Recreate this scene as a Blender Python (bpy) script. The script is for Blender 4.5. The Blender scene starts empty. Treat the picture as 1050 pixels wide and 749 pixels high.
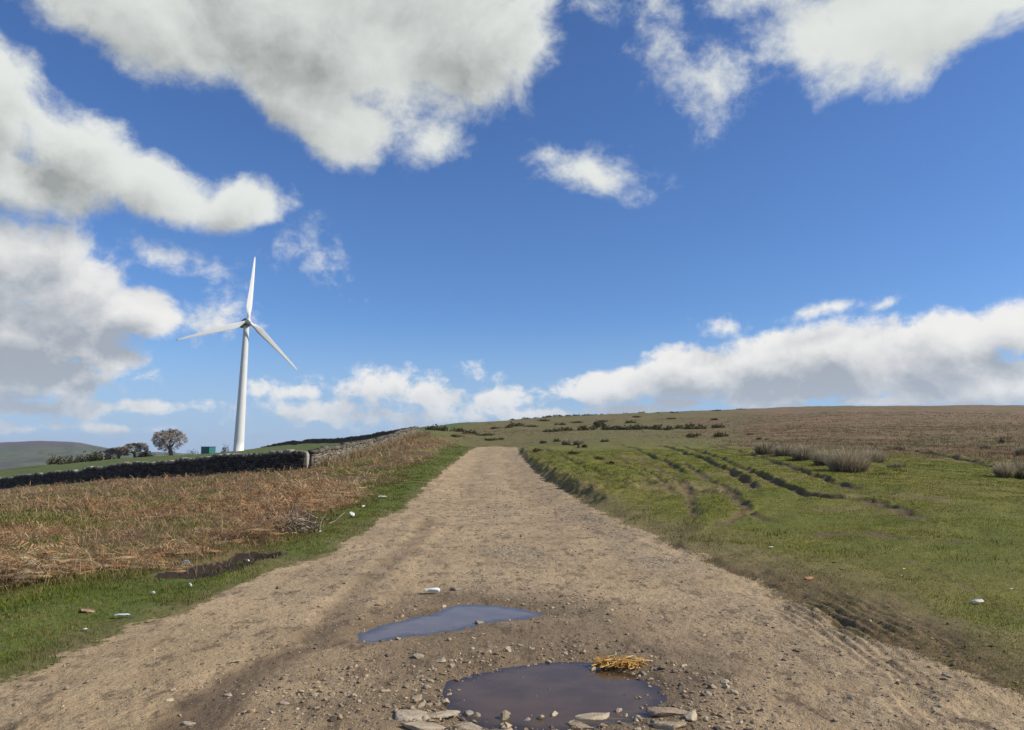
import bpy, math
import numpy as np
from mathutils import Vector, Matrix

C = bpy.context.scene.collection
scene = bpy.context.scene
R = math.radians
rng = np.random.default_rng(7)

# ------------------------------------------------------------------ camera
F = 790.0                      # focal length in photo pixels (photo 1050 x 749)
PITCH = math.atan((462 - 374.5) / F)
EYE = 1.6
cam_d = bpy.data.cameras.new('camera')
cam_d.sensor_width = 36.0
cam_d.lens = 36.0 * F / 1050.0
cam_d.clip_start = 0.05
cam_d.clip_end = 20000
cam = bpy.data.objects.new('camera', cam_d)
cam.location = (0, 0, EYE)
cam.rotation_euler = (math.pi / 2 + PITCH, 0, 0)
C.objects.link(cam)
scene.camera = cam

# ------------------------------------------------------------------ sun, sky, exposure
SUN_AZ, SUN_EL = R(97), R(37)            # clockwise from +Y (the view direction)
SUN_DIR = Vector((math.sin(SUN_AZ) * math.cos(SUN_EL), math.cos(SUN_AZ) * math.cos(SUN_EL), math.sin(SUN_EL)))
sd_ = bpy.data.lights.new('sun', 'SUN')
sd_.energy = 4.6
sd_.angle = R(0.53)
sd_.color = (1.0, 0.92, 0.80)
sun = bpy.data.objects.new('sun', sd_)
sun.location = (60, -5, 60)
sun.rotation_euler = SUN_DIR.to_track_quat('Z', 'Y').to_euler()
C.objects.link(sun)
SKY_STRENGTH = 0.075
scene.view_settings.view_transform = 'Standard'
scene.view_settings.look = 'None'
scene.view_settings.exposure = 0.25
scene.view_settings.gamma = 1.0
scene.view_settings.use_curve_mapping = False


# ------------------------------------------------------------------ pixel helpers (photo pixels)
def ray(px, py):
    X = (px - 525.0) / F
    Y = (374.5 - py) / F
    c, s = math.cos(PITCH), math.sin(PITCH)
    return np.array([X, c - Y * s, s + Y * c])


def az_el(px, py):
    d = ray(px, py)
    d = d / np.linalg.norm(d)
    return math.degrees(math.atan2(d[0], d[1])), math.degrees(math.asin(d[2]))


# ------------------------------------------------------------------ node helper
class NT:
    def __init__(self, tree):
        self.t = tree
        self.L = tree.links

    def n(self, typ, **kw):
        nd = self.t.nodes.new(typ)
        for k, v in kw.items():
            setattr(nd, k, v)
        return nd

    def put(self, sock, v):
        if v is None:
            return
        if isinstance(v, bpy.types.NodeSocket):
            self.L.new(v, sock)
        else:
            if isinstance(v, (tuple, list)) and len(v) == 3 and sock.type == 'RGBA':
                v = (*v, 1)
            sock.default_value = v

    def math(self, op, a, b=None, c=None, clamp=False):
        nd = self.n('ShaderNodeMath', operation=op, use_clamp=clamp)
        for i, v in enumerate((a, b, c)):
            self.put(nd.inputs[i], v)
        return nd.outputs[0]

    def mix(self, f, a, b, blend='MIX'):
        nd = self.n('ShaderNodeMix', data_type='RGBA', blend_type=blend)
        nd.clamp_factor = True
        self.put(nd.inputs[0], f)
        self.put(nd.inputs[6], a)
        self.put(nd.inputs[7], b)
        return nd.outputs[2]

    def noise(self, vec, scale, detail=4, rough=0.55, dist=0.0, out=0):
        nd = self.n('ShaderNodeTexNoise')
        self.put(nd.inputs['Vector'], vec)
        nd.inputs['Scale'].default_value = scale
        nd.inputs['Detail'].default_value = detail
        nd.inputs['Roughness'].default_value = rough
        nd.inputs['Distortion'].default_value = dist
        return nd.outputs[out]

    def smooth(self, v, a, b, lo=0.0, hi=1.0):
        nd = self.n('ShaderNodeMapRange', interpolation_type='SMOOTHSTEP')
        self.put(nd.inputs[0], v)
        nd.inputs[1].default_value = a
        nd.inputs[2].default_value = b
        nd.inputs[3].default_value = lo
        nd.inputs[4].default_value = hi
        return nd.outputs[0]

    def mapping(self, vec, scale=(1, 1, 1), rot=(0, 0, 0), loc=(0, 0, 0), typ='POINT'):
        nd = self.n('ShaderNodeMapping', vector_type=typ)
        self.put(nd.inputs[0], vec)
        nd.inputs[1].default_value = loc
        nd.inputs[2].default_value = rot
        nd.inputs[3].default_value = scale
        return nd.outputs[0]


# ------------------------------------------------------------------ sky: Nishita with procedural cumulus, laid out by azimuth and elevation
# (px, py, rx, ry, tilt, weight) of the photo's cloud lobes, turned into directions
LOBES = [
    # big grey-white cloud overhead, left of centre
    (150, 20, 185, 66, 12, 1.3), (330, 40, 180, 82, 5, 1.4), (475, 45, 115, 90, 0, 1.3), (300, 95, 115, 46, 20, 1.1),
    (335, 135, 58, 34, 25, .9), (420, -10, 170, 60, 0, 1.0), (545, 60, 34, 70, 0, .7), (80, 0, 100, 40, 10, .9),
    # second cloud, left edge to above the turbine
    (-20, 110, 95, 90, 20, 1.0), (65, 150, 90, 58, 30, 1.0), (150, 192, 85, 36, 14, 1.0), (235, 212, 62, 30, -8, 1.0),
    (20, 185, 100, 40, 5, .9),
    # third, low left
    (-30, 265, 120, 62, 10, 1.0), (60, 290, 90, 55, 22, 1.0), (135, 318, 62, 30, 8, .95), (20, 340, 140, 45, 0, 1.0),
    (10, 385, 150, 36, 0, .9), (105, 365, 50, 22, 0, .65),
    # small puffs
    (160, 262, 62, 15, 5, .26), (300, 275, 22, 17, -20, .10), (200, 332, 34, 18, 0, .16), (440, 150, 42, 30, -15, .42),
    (602, 178, 56, 26, 12, .42), (575, 165, 30, 18, 30, .32), (245, 310, 20, 12, 0, .08),
    # upper right
    (905, 28, 125, 66, -8, .95), (985, 10, 110, 42, -10, 1.0), (835, 45, 60, 50, 20, .75), (1050, -5, 70, 40, 0, .8),
    (688, 28, 32, 42, 40, .20), (742, 82, 30, 36, 25, .24), (620, 4, 38, 18, 20, .26),
    (900, -40, 200, 40, 0, .9),
    # bank low on the right
    (640, 396, 74, 22, -4, .95), (705, 382, 70, 30, -10, 1.0), (790, 372, 92, 38, -5, 1.0), (880, 366, 92, 42, -5, 1.0),
    (965, 360, 90, 46, -10, 1.0), (1035, 335, 52, 38, -15, 1.0), (1000, 392, 130, 28, 0, 1.0), (820, 395, 150, 22, 0, .9),
    (750, 331, 28, 13, 0, .30), (850, 319, 50, 9, -6, .30), (905, 316, 26, 8, -20, .24), (960, 325, 30, 9, 0, .2),
    # low puffs in the middle and left
    (380, 396, 70, 18, 0, .50), (440, 408, 72, 20, 0, .50), (520, 414, 62, 17, 0, .42), (320, 420, 70, 14, 0, .38),
    (495, 388, 20, 11, 0, .25), (300, 398, 40, 12, 0, .32), (420, 428, 130, 12, 0, .35), (560, 425, 50, 10, 0, .5),
    (692, 414, 32, 7, 0, .7), (788, 413, 36, 7, 0, .8), (900, 412, 70, 5, 0, .6), (640, 420, 60, 7, 0, .6),
    (60, 418, 120, 13, 0, .5), (140, 417, 50, 11, 0, .55), (20, 438, 110, 9, 0, .4), (130, 441, 60, 6, 0, .3),
]


def build_sky():
    w = bpy.data.worlds.new('World')
    scene.world = w
    w.use_nodes = True
    t = w.node_tree
    t.nodes.clear()

    g = bpy.data.node_groups.new('cloud_field', 'ShaderNodeTree')
    g.interface.new_socket('UV', in_out='INPUT', socket_type='NodeSocketVector')
    g.interface.new_socket('Dir', in_out='INPUT', socket_type='NodeSocketVector')
    g.interface.new_socket('Field', in_out='OUTPUT', socket_type='NodeSocketFloat')
    k = NT(g)
    gi = k.n('NodeGroupInput')
    go = k.n('NodeGroupOutput')
    uv, dr = gi.outputs[0], gi.outputs[1]
    # low-frequency warp so the lobes stop being ellipses
    wn = k.noise(dr, 5.0, 4, 0.6, 0, 1)
    wv = k.n('ShaderNodeVectorMath', operation='MULTIPLY_ADD')
    k.put(wv.inputs[0], wn)
    wv.inputs[1].default_value = (5.0, 3.4, 0)
    wv.inputs[2].default_value = (-2.5, -1.7, 0)
    wa = k.n('ShaderNodeVectorMath', operation='ADD')
    k.put(wa.inputs[0], uv)
    k.put(wa.inputs[1], wv.outputs[0])
    # scale warp down near the horizon
    p = k.n('ShaderNodeMix', data_type='VECTOR')
    sep = k.n('ShaderNodeSeparateXYZ')
    k.put(sep.inputs[0], uv)
    k.put(p.inputs[0], k.smooth(sep.outputs[1], 1.0, 14.0, 0.25, 1.0))
    k.put(p.inputs[4], uv)
    k.put(p.inputs[5], wa.outputs[0])
    P = p.outputs[1]
    cur = None
    for (px, py, rx, ry, tilt, wt) in LOBES:
        a, e = az_el(px, py)
        a1, a0 = az_el(px + rx, py)[0], az_el(px - rx, py)[0]
        e1, e0 = az_el(px, py - ry)[1], az_el(px, py + ry)[1]
        m = k.mapping(P, ((a1 - a0) / 2, (e1 - e0) / 2, 1.0), (0, 0, R(-tilt)), (a, e, 0), 'TEXTURE')
        ln = k.n('ShaderNodeVectorMath', operation='LENGTH')
        k.put(ln.inputs[0], m)
        v = k.math('MULTIPLY_ADD', ln.outputs['Value'], -wt, wt)
        cur = v if cur is None else k.math('SMOOTH_MAX', cur, v, 0.12)
    # clouds the photograph does not show: scattered cumulus beside and behind the view
    back = k.smooth(k.math('ABSOLUTE', sep.outputs[0]), 42, 60)
    gen = k.math('MULTIPLY_ADD', k.noise(dr, 2.6, 3, 0.5), 2.6, -1.35)
    gen = k.math('ADD', gen, k.math('MULTIPLY_ADD', back, 3.0, -3.0))
    cur = k.math('MAXIMUM', cur, gen)
    cur = k.math('MAXIMUM', cur, -0.8)
    low = k.smooth(sep.outputs[1], 3.0, 13.0)
    fa = k.noise(dr, 8.0, 10, 0.60, 0.35)
    fl = k.noise(k.mapping(dr, (22, 22, 30)), 1.0, 9, 0.60, 0.25)
    fx = k.n('ShaderNodeMix', data_type='FLOAT')
    k.put(fx.inputs[0], low)
    k.put(fx.inputs[2], k.math('MULTIPLY', k.math('SUBTRACT', fl, 0.5), 1.6))
    k.put(fx.inputs[3], k.math('MULTIPLY', k.math('SUBTRACT', fa, 0.5), 1.75))
    fine = k.noise(k.mapping(dr, (46, 46, 58)), 1.0, 9, 0.66, 0.3)
    f = k.math('ADD', fx.outputs[0], k.math('MULTIPLY', k.math('SUBTRACT', fine, 0.5), 0.52))
    k.L.new(k.math('ADD', cur, f), go.inputs[0])

    k = NT(t)
    tc = k.n('ShaderNodeTexCoord')
    D = tc.outputs['Generated']
    s = k.n('ShaderNodeSeparateXYZ')
    k.put(s.inputs[0], D)
    az = k.math('MULTIPLY', k.math('ARCTAN2', s.outputs[0], s.outputs[1]), 180 / math.pi)
    el = k.math('MULTIPLY', k.math('ARCSINE', s.outputs[2]), 180 / math.pi)
    c = k.n('ShaderNodeCombineXYZ')
    k.put(c.inputs[0], az)
    k.put(c.inputs[1], el)
    UV = c.outputs[0]

    def field(off_uv, off_dir):
        nd = k.n('ShaderNodeGroup')
        nd.node_tree = g
        if off_uv:
            a = k.n('ShaderNodeVectorMath', operation='ADD')
            k.put(a.inputs[0], UV)
            k.put(a.inputs[1], off_uv)
            b = k.n('ShaderNodeVectorMath', operation='ADD')
            k.put(b.inputs[0], D)
            b.inputs[1].default_value = off_dir
            k.put(nd.inputs[0], a.outputs[0])
            k.put(nd.inputs[1], b.outputs[0])
        else:
            k.put(nd.inputs[0], UV)
            k.put(nd.inputs[1], D)
        return nd.outputs[0]

    f0 = field(None, None)
    f1 = field((0.9, 2.0, 0), (math.radians(0.9), 0.0, math.radians(2.0)))
    al_hi = k.smooth(f0, -0.08, 0.52)
    al_lo = k.smooth(f0, -0.05, 0.34)
    am = k.n('ShaderNodeMix', data_type='FLOAT')
    k.put(am.inputs[0], k.smooth(el, 9.0, 17.0))
    k.put(am.inputs[2], al_lo)
    k.put(am.inputs[3], al_hi)
    alpha = am.outputs[0]
    thick = k.smooth(f0, 0.15, 1.05)
    sh_hi = k.smooth(f1, -0.25, 1.75)
    sh_lo = k.smooth(f1, -0.30, 1.05)
    sm = k.n('ShaderNodeMix', data_type='FLOAT')
    k.put(sm.inputs[0], k.smooth(el, 9.0, 17.0))
    k.put(sm.inputs[2], sh_lo)
    k.put(sm.inputs[3], sh_hi)
    shade = sm.outputs[0]
    high = k.smooth(el, 10.0, 18.0)
    # how grey a cloud reads: its thickness towards the sun, plus broad variation
    big = k.noise(D, 7.0, 5, 0.55, 0.3)
    gl = k.math('MULTIPLY', shade, k.math('MULTIPLY_ADD', k.smooth(big, 0.25, 0.75), 0.85, 0.42))
    gl = k.math('MULTIPLY', gl, k.math('MULTIPLY_ADD', high, -0.12, 1.22))
    # clouds nearer the sun's side let more light through
    gl = k.math('MULTIPLY', gl, k.math('SUBTRACT', 1.0, k.math('MULTIPLY', k.math('MULTIPLY', high, 0.55), k.smooth(az, 2.0, 24.0))))
    gl = k.math('MULTIPLY', gl, k.smooth(az, -34.0, -14.0, 1.40, 1.0))
    gl = k.math('MINIMUM', gl, 1.0)
    lit = k.mix(high, (0.74, 0.735, 0.72), (0.66, 0.685, 0.665))
    dark = k.mix(high, (0.315, 0.350, 0.405), (0.285, 0.305, 0.300))
    ccol = k.mix(gl, lit, dark)
    # very low clouds sink into bluish air
    ccol = k.mix(k.smooth(el, 0.5, 6.5, 0.45, 0.0), ccol, (0.40, 0.49, 0.62))
    sc = k.n('ShaderNodeVectorMath', operation='SCALE')
    k.put(sc.inputs[0], ccol)
    sc.inputs[3].default_value = 1.0 / SKY_STRENGTH

    sky = k.n('ShaderNodeTexSky')
    sky.sky_type = 'NISHITA'
    sky.sun_disc = False
    sky.sun_elevation = SUN_EL
    sky.sun_rotation = SUN_AZ
    sky.altitude = 300
    sky.air_density = 1.0
    sky.dust_density = 0.3
    sky.ozone_density = 2.0
    blue = k.mix(1.0, sky.outputs[0], (0.68, 0.97, 1.42), 'MULTIPLY')
    # the pale blue foot of a clear spring sky
    foot = tuple(v / SKY_STRENGTH for v in (0.32, 0.44, 0.64))
    blue = k.mix(k.smooth(el, -1.0, 10.0, 0.85, 0.0), blue, foot)
    col = k.mix(k.math('MULTIPLY', alpha, k.smooth(el, -0.5, 1.0)), blue, sc.outputs[0])
    bg = k.n('ShaderNodeBackground')
    k.put(bg.inputs[0], col)
    bg.inputs[1].default_value = SKY_STRENGTH
    out = k.n('ShaderNodeOutputWorld')
    k.L.new(bg.outputs[0], out.inputs[0])
    w.cycles.sampling_method = 'MANUAL'
    w.cycles.sample_map_resolution = 512


build_sky()


# ------------------------------------------------------------------ numpy noise
def _hash(ix, iy, seed):
    h = (ix.astype(np.int64) * 374761393 + iy.astype(np.int64) * 668265263 + seed * 1442695041) & 0xFFFFFFFF
    h = ((h ^ (h >> 13)) * 1274126177) & 0xFFFFFFFF
    h = h ^ (h >> 16)
    return (h & 0xFFFFFF).astype(np.float64) / 0xFFFFFF


def vnoise(x, y, seed=0):
    ix, iy = np.floor(x), np.floor(y)
    fx, fy = x - ix, y - iy
    fx = fx * fx * fx * (fx * (fx * 6 - 15) + 10)
    fy = fy * fy * fy * (fy * (fy * 6 - 15) + 10)
    a, b = _hash(ix, iy, seed), _hash(ix + 1, iy, seed)
    c, d = _hash(ix, iy + 1, seed), _hash(ix + 1, iy + 1, seed)
    return (a * (1 - fx) + b * fx) * (1 - fy) + (c * (1 - fx) + d * fx) * fy


def fbm(x, y, scale, octv=4, seed=0, gain=0.5):
    s, amp, tot = 0.0, 1.0, 0.0
    fx, fy = x * scale, y * scale
    for i in range(octv):
        s = s + amp * (vnoise(fx, fy, seed + i * 17) - 0.5)
        tot += amp
        amp *= gain
        fx, fy = fx * 2.03 * 0.8 - fy * 2.03 * 0.6 + 11.3, fx * 2.03 * 0.6 + fy * 2.03 * 0.8 - 7.7
    return s / tot * 2.0           # about -1..1


def sst(v, a, b):
    t = np.clip((v - a) / (b - a), 0, 1)
    return t * t * (3 - 2 * t)


# ------------------------------------------------------------------ lie of the land: (depth, photo row) down a set of photo columns
Zrow = lambda d, py: EYE - (py - 462.0) / F * d
COLS = {
    -420: [(8, 624), (15, 560), (30, 534), (60, 524), (110, 514), (200, 500), (300, 530), ('z', 600, -75), ('z', 1200, -120), (2600, 476), (3600, 456), (4600, 459), ('z', 6000, -150)],
    -150: [(8, 622), (15, 556), (30, 529), (60, 516), (115, 505), (200, 489), (300, 520), ('z', 600, -75), ('z', 1200, -120), (2600, 476), (3600, 455), (4600, 458), ('z', 6000, -150)],
    0: [(8, 620), (15, 553), (30, 525), (60, 511), (115, 501), (130, 497), (200, 481), (280, 495), ('z', 600, -70), ('z', 1200, -110), (2400, 478), (3500, 454.5), (4500, 458), ('z', 6000, -150)],
    40: [(8, 620), (15, 552), (30, 523), (60, 507), (96, 499), (115, 495), (195, 477), (270, 492), ('z', 600, -70), ('z', 1200, -110), (2400, 476), (3500, 451.5), (4500, 457), ('z', 6000, -150)],
    85: [(8, 620), (15, 551), (30, 521), (60, 503), (82, 496), (98, 492), (185, 473), (250, 486), ('z', 600, -70), ('z', 1200, -110), (2400, 475), (3500, 452.5), (4500, 457), ('z', 6000, -150)],
    105: [(8, 620), (15, 550), (30, 520), (60, 501), (78, 494), (93, 490), (182, 471.5), (240, 483), ('z', 600, -70), ('z', 1200, -110), (2400, 474), (3500, 459.5), (4500, 461), ('z', 6000, -150)],
    150: [(8, 620), (15, 549), (30, 517), (60, 495), (72, 491), (85, 487), (180, 468.5), (230, 478), ('z', 600, -70), ('z', 1200, -110), (2400, 474), (3500, 463.5), (4500, 464), ('z', 6000, -150)],
    200: [(8, 620), (15, 548), (30, 514), (50, 496), (65, 488), (78, 484), (178, 466), (215, 469), (300, 495), ('z', 600, -60), ('z', 1200, -110), (2400, 474), (3500, 465), (4500, 466), ('z', 6000, -150)],
    250: [(8, 620), (15, 547.5), (30, 511), (48, 493), (60, 484), (72, 479), (178, 463), (225, 461.5), (320, 480), ('z', 700, -60), ('z', 1200, -110), (3500, 470), ('z', 6000, -150)],
    315: [(8, 620), (15, 547), (30, 508), (42, 492), (55, 482), (64, 476), (150, 461), (186, 455.2), (230, 455), (330, 470), ('z', 700, -40), ('z', 1200, -100), ('z', 3500, -120), ('z', 6000, -150)],
    380: [(8, 620), (15, 546), (30, 502), (50, 481), (85, 464), (100, 459), (120, 454.5), (141, 450.2), (180, 450.5), (260, 455), (330, 462), ('z', 700, -30), ('z', 1200, -90), ('z', 6000, -150)],
    430: [(8, 620), (15, 546), (25, 513), (40, 486), (60, 467), (90, 454), (115, 447), (160, 442), (260, 438), (320, 437), (450, 445), ('z', 800, 0), ('z', 1400, -80), ('z', 6000, -150)],
    480: [(8, 620), (15, 546), (23, 519), (40, 490), (70, 470), (92, 460.5), (112, 459), (150, 450), (250, 440), (350, 433), (500, 440), ('z', 900, 0), ('z', 1500, -80), ('z', 6000, -150)],
    530: [(8, 620), (15, 546), (23, 519), (40, 490), (70, 470), (94, 459.8), (114, 460), (150, 450), (250, 439), (400, 430), (550, 436), ('z', 900, 5), ('z', 1500, -80), ('z', 6000, -150)],
    600: [(8, 620), (15, 545), (25, 509), (40, 483), (60, 468), (90, 458), (150, 448), (250, 438), (400, 426.5), (550, 432), ('z', 900, 10), ('z', 1500, -80), ('z', 6000, -150)],
    700: [(8, 619), (15, 543), (25, 506), (40, 481), (60, 467), (90, 456), (150, 447), (250, 437), (410, 422), (550, 428), ('z', 900, 10), ('z', 1500, -80), ('z', 6000, -150)],
    850: [(8, 617), (15, 541), (22, 503), (30, 482), (40, 472), (60, 462), (100, 452), (200, 437), (410, 417), (600, 425), ('z', 900, 10), ('z', 1500, -80), ('z', 6000, -150)],
    950: [(8, 615), (14, 543), (22, 502), (32, 480), (42, 472), (60, 463), (100, 452), (200, 436), (410, 416.5), (600, 425), ('z', 900, 10), ('z', 1500, -80), ('z', 6000, -150)],
    1060: [(9, 601), (14, 543), (22, 506), (32, 486), (45, 473), (60, 464), (100, 452), (200, 435), (410, 416), (600, 424), ('z', 900, 10), ('z', 1500, -80), ('z', 6000, -150)],
    1450: [(9, 600), (14, 542), (22, 505), (32, 486), (45, 473), (60, 463), (100, 451), (200, 434), (410, 416), (600, 424), ('z', 900, 10), ('z', 1500, -80), ('z', 6000, -150)],
}
LD = np.linspace(math.log(3.0), math.log(6500), 900)
CX = np.arange(-420, 1451, 5.0)


def _build_table():
    rows = []
    for cx in sorted(COLS):
        ds, zs = [3.0, 6.0], [0.0, 0.0]
        for p in COLS[cx]:
            if p[0] == 'z':
                ds.append(p[1]); zs.append(p[2])
            else:
                ds.append(p[0]); zs.append(Zrow(*p))
        ld = np.log(ds)
        # interpolate the slope under eye level, which stays smooth over the whole range
        rows.append(np.interp(LD, ld, (np.array(zs) - EYE) / np.array(ds)) * np.exp(LD) + EYE
                    if False else np.interp(LD, ld, zs))
    rows = np.array(rows)
    cxs = np.array(sorted(COLS), float)
    T = np.stack([np.interp(CX, cxs, rows[:, j]) for j in range(len(LD))], 1)
    step = LD[1] - LD[0]

    def blur(A, sig, ax):
        n = int(3 * sig) + 1
        kx = np.exp(-0.5 * (np.arange(-n, n + 1) / sig) ** 2)
        kx /= kx.sum()
        pad = [(0, 0), (0, 0)]
        pad[ax] = (n, n)
        B = np.pad(A, pad, mode='edge')
        return np.apply_along_axis(lambda v: np.convolve(v, kx, 'valid'), ax, B)
    T = blur(T, 0.055 / step, 1)
    T = blur(T, 14 / 5.0, 0)
    return T


TAB = _build_table()


def base_z(x, y):
    x, y = np.asarray(x, float), np.asarray(y, float)
    r = np.hypot(x, y)
    az = np.arctan2(x, y)
    lim_l, lim_r = math.atan(-944 / F), math.atan(924 / F)
    azc = np.clip(az, lim_l, lim_r)
    d = np.where(az == azc, y, r * np.cos(azc))
    cx = 525 + F * np.tan(azc)
    u = np.clip((cx - CX[0]) / 5.0, 0, len(CX) - 1.001)
    v = np.clip((np.log(np.maximum(d, 3.0)) - LD[0]) / (LD[1] - LD[0]), 0, len(LD) - 1.001)
    iu, iv = u.astype(int), v.astype(int)
    fu, fv = u - iu, v - iv
    z = (TAB[iu, iv] * (1 - fu) + TAB[iu + 1, iv] * fu) * (1 - fv) + (TAB[iu, iv + 1] * (1 - fu) + TAB[iu + 1, iv + 1] * fu) * fv
    # behind the viewer everything levels off into the open common
    wb = sst(np.abs(az), R(60), R(140))
    return z * (1 - wb) + wb * (-0.01 * r)


def img2ground(px, py, zf=base_z):
    d = ray(px, py)
    ts = np.exp(np.linspace(math.log(3.0), math.log(5000), 4000))
    X, Y, Z = d[0] / d[1] * ts, ts, EYE + d[2] / d[1] * ts
    below = Z < zf(X, Y)
    if not below.any():
        i = np.argmin(np.where(ts < 500, Z - zf(X, Y), 1e9))
    else:
        i = int(np.argmax(below))
    return np.array([X[i], Y[i]])


# the track: its two edges in plan, read off the photo
_LE = [(0, 709), (77, 677), (143, 643), (187, 627), (233, 604), (290, 583), (347, 563), (383, 541), (420, 517), (450, 489), (470, 472), (483, 462)]
_RE = [(1040, 706), (945, 672), (880, 648), (820, 620), (765, 590), (705, 565), (640, 541), (604, 521), (565, 497), (541, 477), (531, 462)]
LE = np.array([img2ground(*p) for p in _LE])
RE = np.array([img2ground(*p) for p in _RE])
LE = LE[np.argsort(LE[:, 1])]
RE = RE[np.argsort(RE[:, 1])]


def edge_l(y):
    return np.where(y < LE[0, 1], LE[0, 0] - (LE[0, 1] - y) * 0.12, np.interp(y, LE[:, 1], LE[:, 0]))


def edge_r(y):
    return np.where(y < RE[0, 1], RE[0, 0] + (RE[0, 1] - y) * 0.10, np.interp(y, RE[:, 1], RE[:, 0]))


def road_sd(x, y):
    """metres outside the track's edge (negative on the track)"""
    wob = 0.28 * fbm(x, y, 1.1, 4, 5) + 0.12 * fbm(x, y, 5.0, 3, 6)
    s = np.maximum(edge_l(y) - x, x - edge_r(y)) + wob
    return s + sst(y, 105, 135) * 12


def poly_sd(x, y, P):
    """signed distance to a polygon in plan (negative inside)"""
    d = np.full(x.shape, 1e9)
    ins = np.zeros(x.shape, bool)
    n = len(P)
    for i in range(n):
        a, b = P[i], P[(i + 1) % n]
        ex, ey = b - a
        wx, wy = x - a[0], y - a[1]
        t = np.clip((wx * ex + wy * ey) / (ex * ex + ey * ey + 1e-12), 0, 1)
        d = np.minimum(d, np.hypot(wx - ex * t, wy - ey * t))
        c1 = (a[1] <= y) & (b[1] > y) & ((ex * wy - ey * wx) > 0)
        c2 = (a[1] > y) & (b[1] <= y) & ((ex * wy - ey * wx) < 0)
        ins ^= (c1 | c2)
    return np.where(ins, -d, d)


def line_sd(x, y, P):
    """distance to a polyline in plan, plus the signed side"""
    d = np.full(x.shape, 1e9)
    side = np.zeros(x.shape)
    for i in range(len(P) - 1):
        a, b = P[i], P[i + 1]
        ex, ey = b - a
        wx, wy = x - a[0], y - a[1]
        t = np.clip((wx * ex + wy * ey) / (ex * ex + ey * ey + 1e-12), 0, 1)
        dd = np.hypot(wx - ex * t, wy - ey * t)
        m = dd < d
        d = np.where(m, dd, d)
        side = np.where(m, np.sign(ex * wy - ey * wx), side)
    return d, side


PUD1 = [(372, 650), (385, 643), (418, 634), (437, 631), (450, 624), (470, 621), (483, 620), (507, 621), (532, 625), (552, 630), (537, 635), (515, 637), (493, 640), (467, 647), (433, 651), (400, 654), (383, 654)]
PUD2 = [(452, 712), (460, 699), (483, 692), (517, 686), (550, 681), (577, 679), (603, 681), (617, 687), (650, 691), (670, 702), (684, 716), (676, 731), (648, 741), (603, 748), (550, 751), (502, 747), (464, 731)]
flat = lambda x, y: np.zeros_like(x) - 0.03
PUD1 = np.array([img2ground(p[0] + 4, p[1], flat) for p in PUD1])
PUD2 = np.array([img2ground(*p, flat) for p in PUD2])
WATER_Z = -0.030
# damp trail that drains from the first puddle to the lower left
TRAIL = np.array([img2ground(*p) for p in [(378, 652), (340, 660), (305, 668), (265, 685), (240, 700), (215, 722), (185, 752)]])

# ruts, banks and ditches on the right: (photo polyline, depth, half-width, bare-soil strength)
RUTS = [
    ([(672, 458), (697, 464), (720, 472), (745, 484), (762, 495), (775, 506)], 0.30, 0.55, .8),
    ([(690, 457), (716, 465), (745, 475), (770, 487), (800, 501), (835, 511), (882, 515)], 0.24, 0.50, .85),
    ([(872, 514), (900, 519), (920, 527), (948, 537)], 0.10, 0.42, .85),
    ([(725, 457), (755, 463), (800, 477), (830, 490), (878, 505)], 0.22, 0.45, .85),
    ([(630, 455), (650, 461), (668, 470), (685, 477), (702, 487)], 0.26, 0.55, .5),
    ([(700, 478), (722, 492), (740, 503), (758, 520), (765, 532)], 0.16, 0.45, .8),
    ([(655, 474), (690, 492), (706, 512), (712, 534)], 0.10, 0.55, .8),
    ([(620, 466), (650, 480), (672, 494), (690, 512)], 0.14, 0.45, .5),
    ([(735, 543), (765, 532), (790, 538)], 0.14, 0.40, .8),
    ([(905, 460), (940, 465), (975, 471), (1012, 479), (1040, 486)], 0.45, 0.75, .5),
    ([(533, 463), (543, 477), (556, 490), (580, 506), (603, 520)], 0.05, 0.40, .12),
    ([(556, 463), (575, 472), (592, 482), (625, 497)], 0.18, 0.45, .2),
    ([(600, 467), (622, 477), (640, 486), (668, 500)], 0.16, 0.5, .3),
    ([(640, 545), (700, 566), (770, 592), (850, 628), (930, 660)], 0.05, 0.35, .7),
    ([(845, 551), (880, 552), (930, 556), (985, 560)], 0.08, 0.45, .85),
    ([(690, 478), (700, 500), (710, 530), (700, 552)], 0.05, 0.75, .35),
    ([(930, 580), (985, 605), (1040, 632), (1090, 650)], 0.02, 0.22, .5),
]
RUTS = [(np.array([img2ground(*p) for p in pl]), dp * 0.50, hw * 0.46, min(bs, .85)) for pl, dp, hw, bs in RUTS]
# the tyre-torn strip beside the track, lower right
TORN = np.array([img2ground(*p) for p in [(770, 590), (840, 622), (905, 655), (975, 700), (1050, 760)]])
WHEEL = np.array([img2ground(*p) for p in [(318, 655), (345, 625), (372, 598), (400, 573), (425, 550), (440, 530)]])
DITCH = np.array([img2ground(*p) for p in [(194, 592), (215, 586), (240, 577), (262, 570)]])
# foot of the bracken: left of this line it is bracken, right of it grass verge
_BR = [(-120, 640), (0, 622), (45, 612), (75, 592), (125, 592), (185, 588), (235, 580), (285, 562), (330, 546), (360, 528), (395, 503), (425, 484), (450, 466), (462, 457)]
BR = np.array([img2ground(*p) for p in _BR])
BR = BR[np.argsort(BR[:, 1])]


def bracken_sd(x, y):
    """positive = metres into the bracken"""
    e = np.interp(y, BR[:, 1], BR[:, 0])
    e = np.where(y < BR[0, 1], BR[0, 0] - (BR[0, 1] - y) * 1.5, e)
    return (e - x) + 0.95 * fbm(x, y, 0.6, 5, 31, 0.6)


# walls in plan
W1A, W1B = np.array([-14.7, 55.0]), np.array([-112.0, 149.0])
W2B = img2ground(428, 446)
W2B = W2B if 90 < W2B[1] < 135 else np.array([-14.0, 115.0])
W3B = np.array([-75.0, 232.0])


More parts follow.
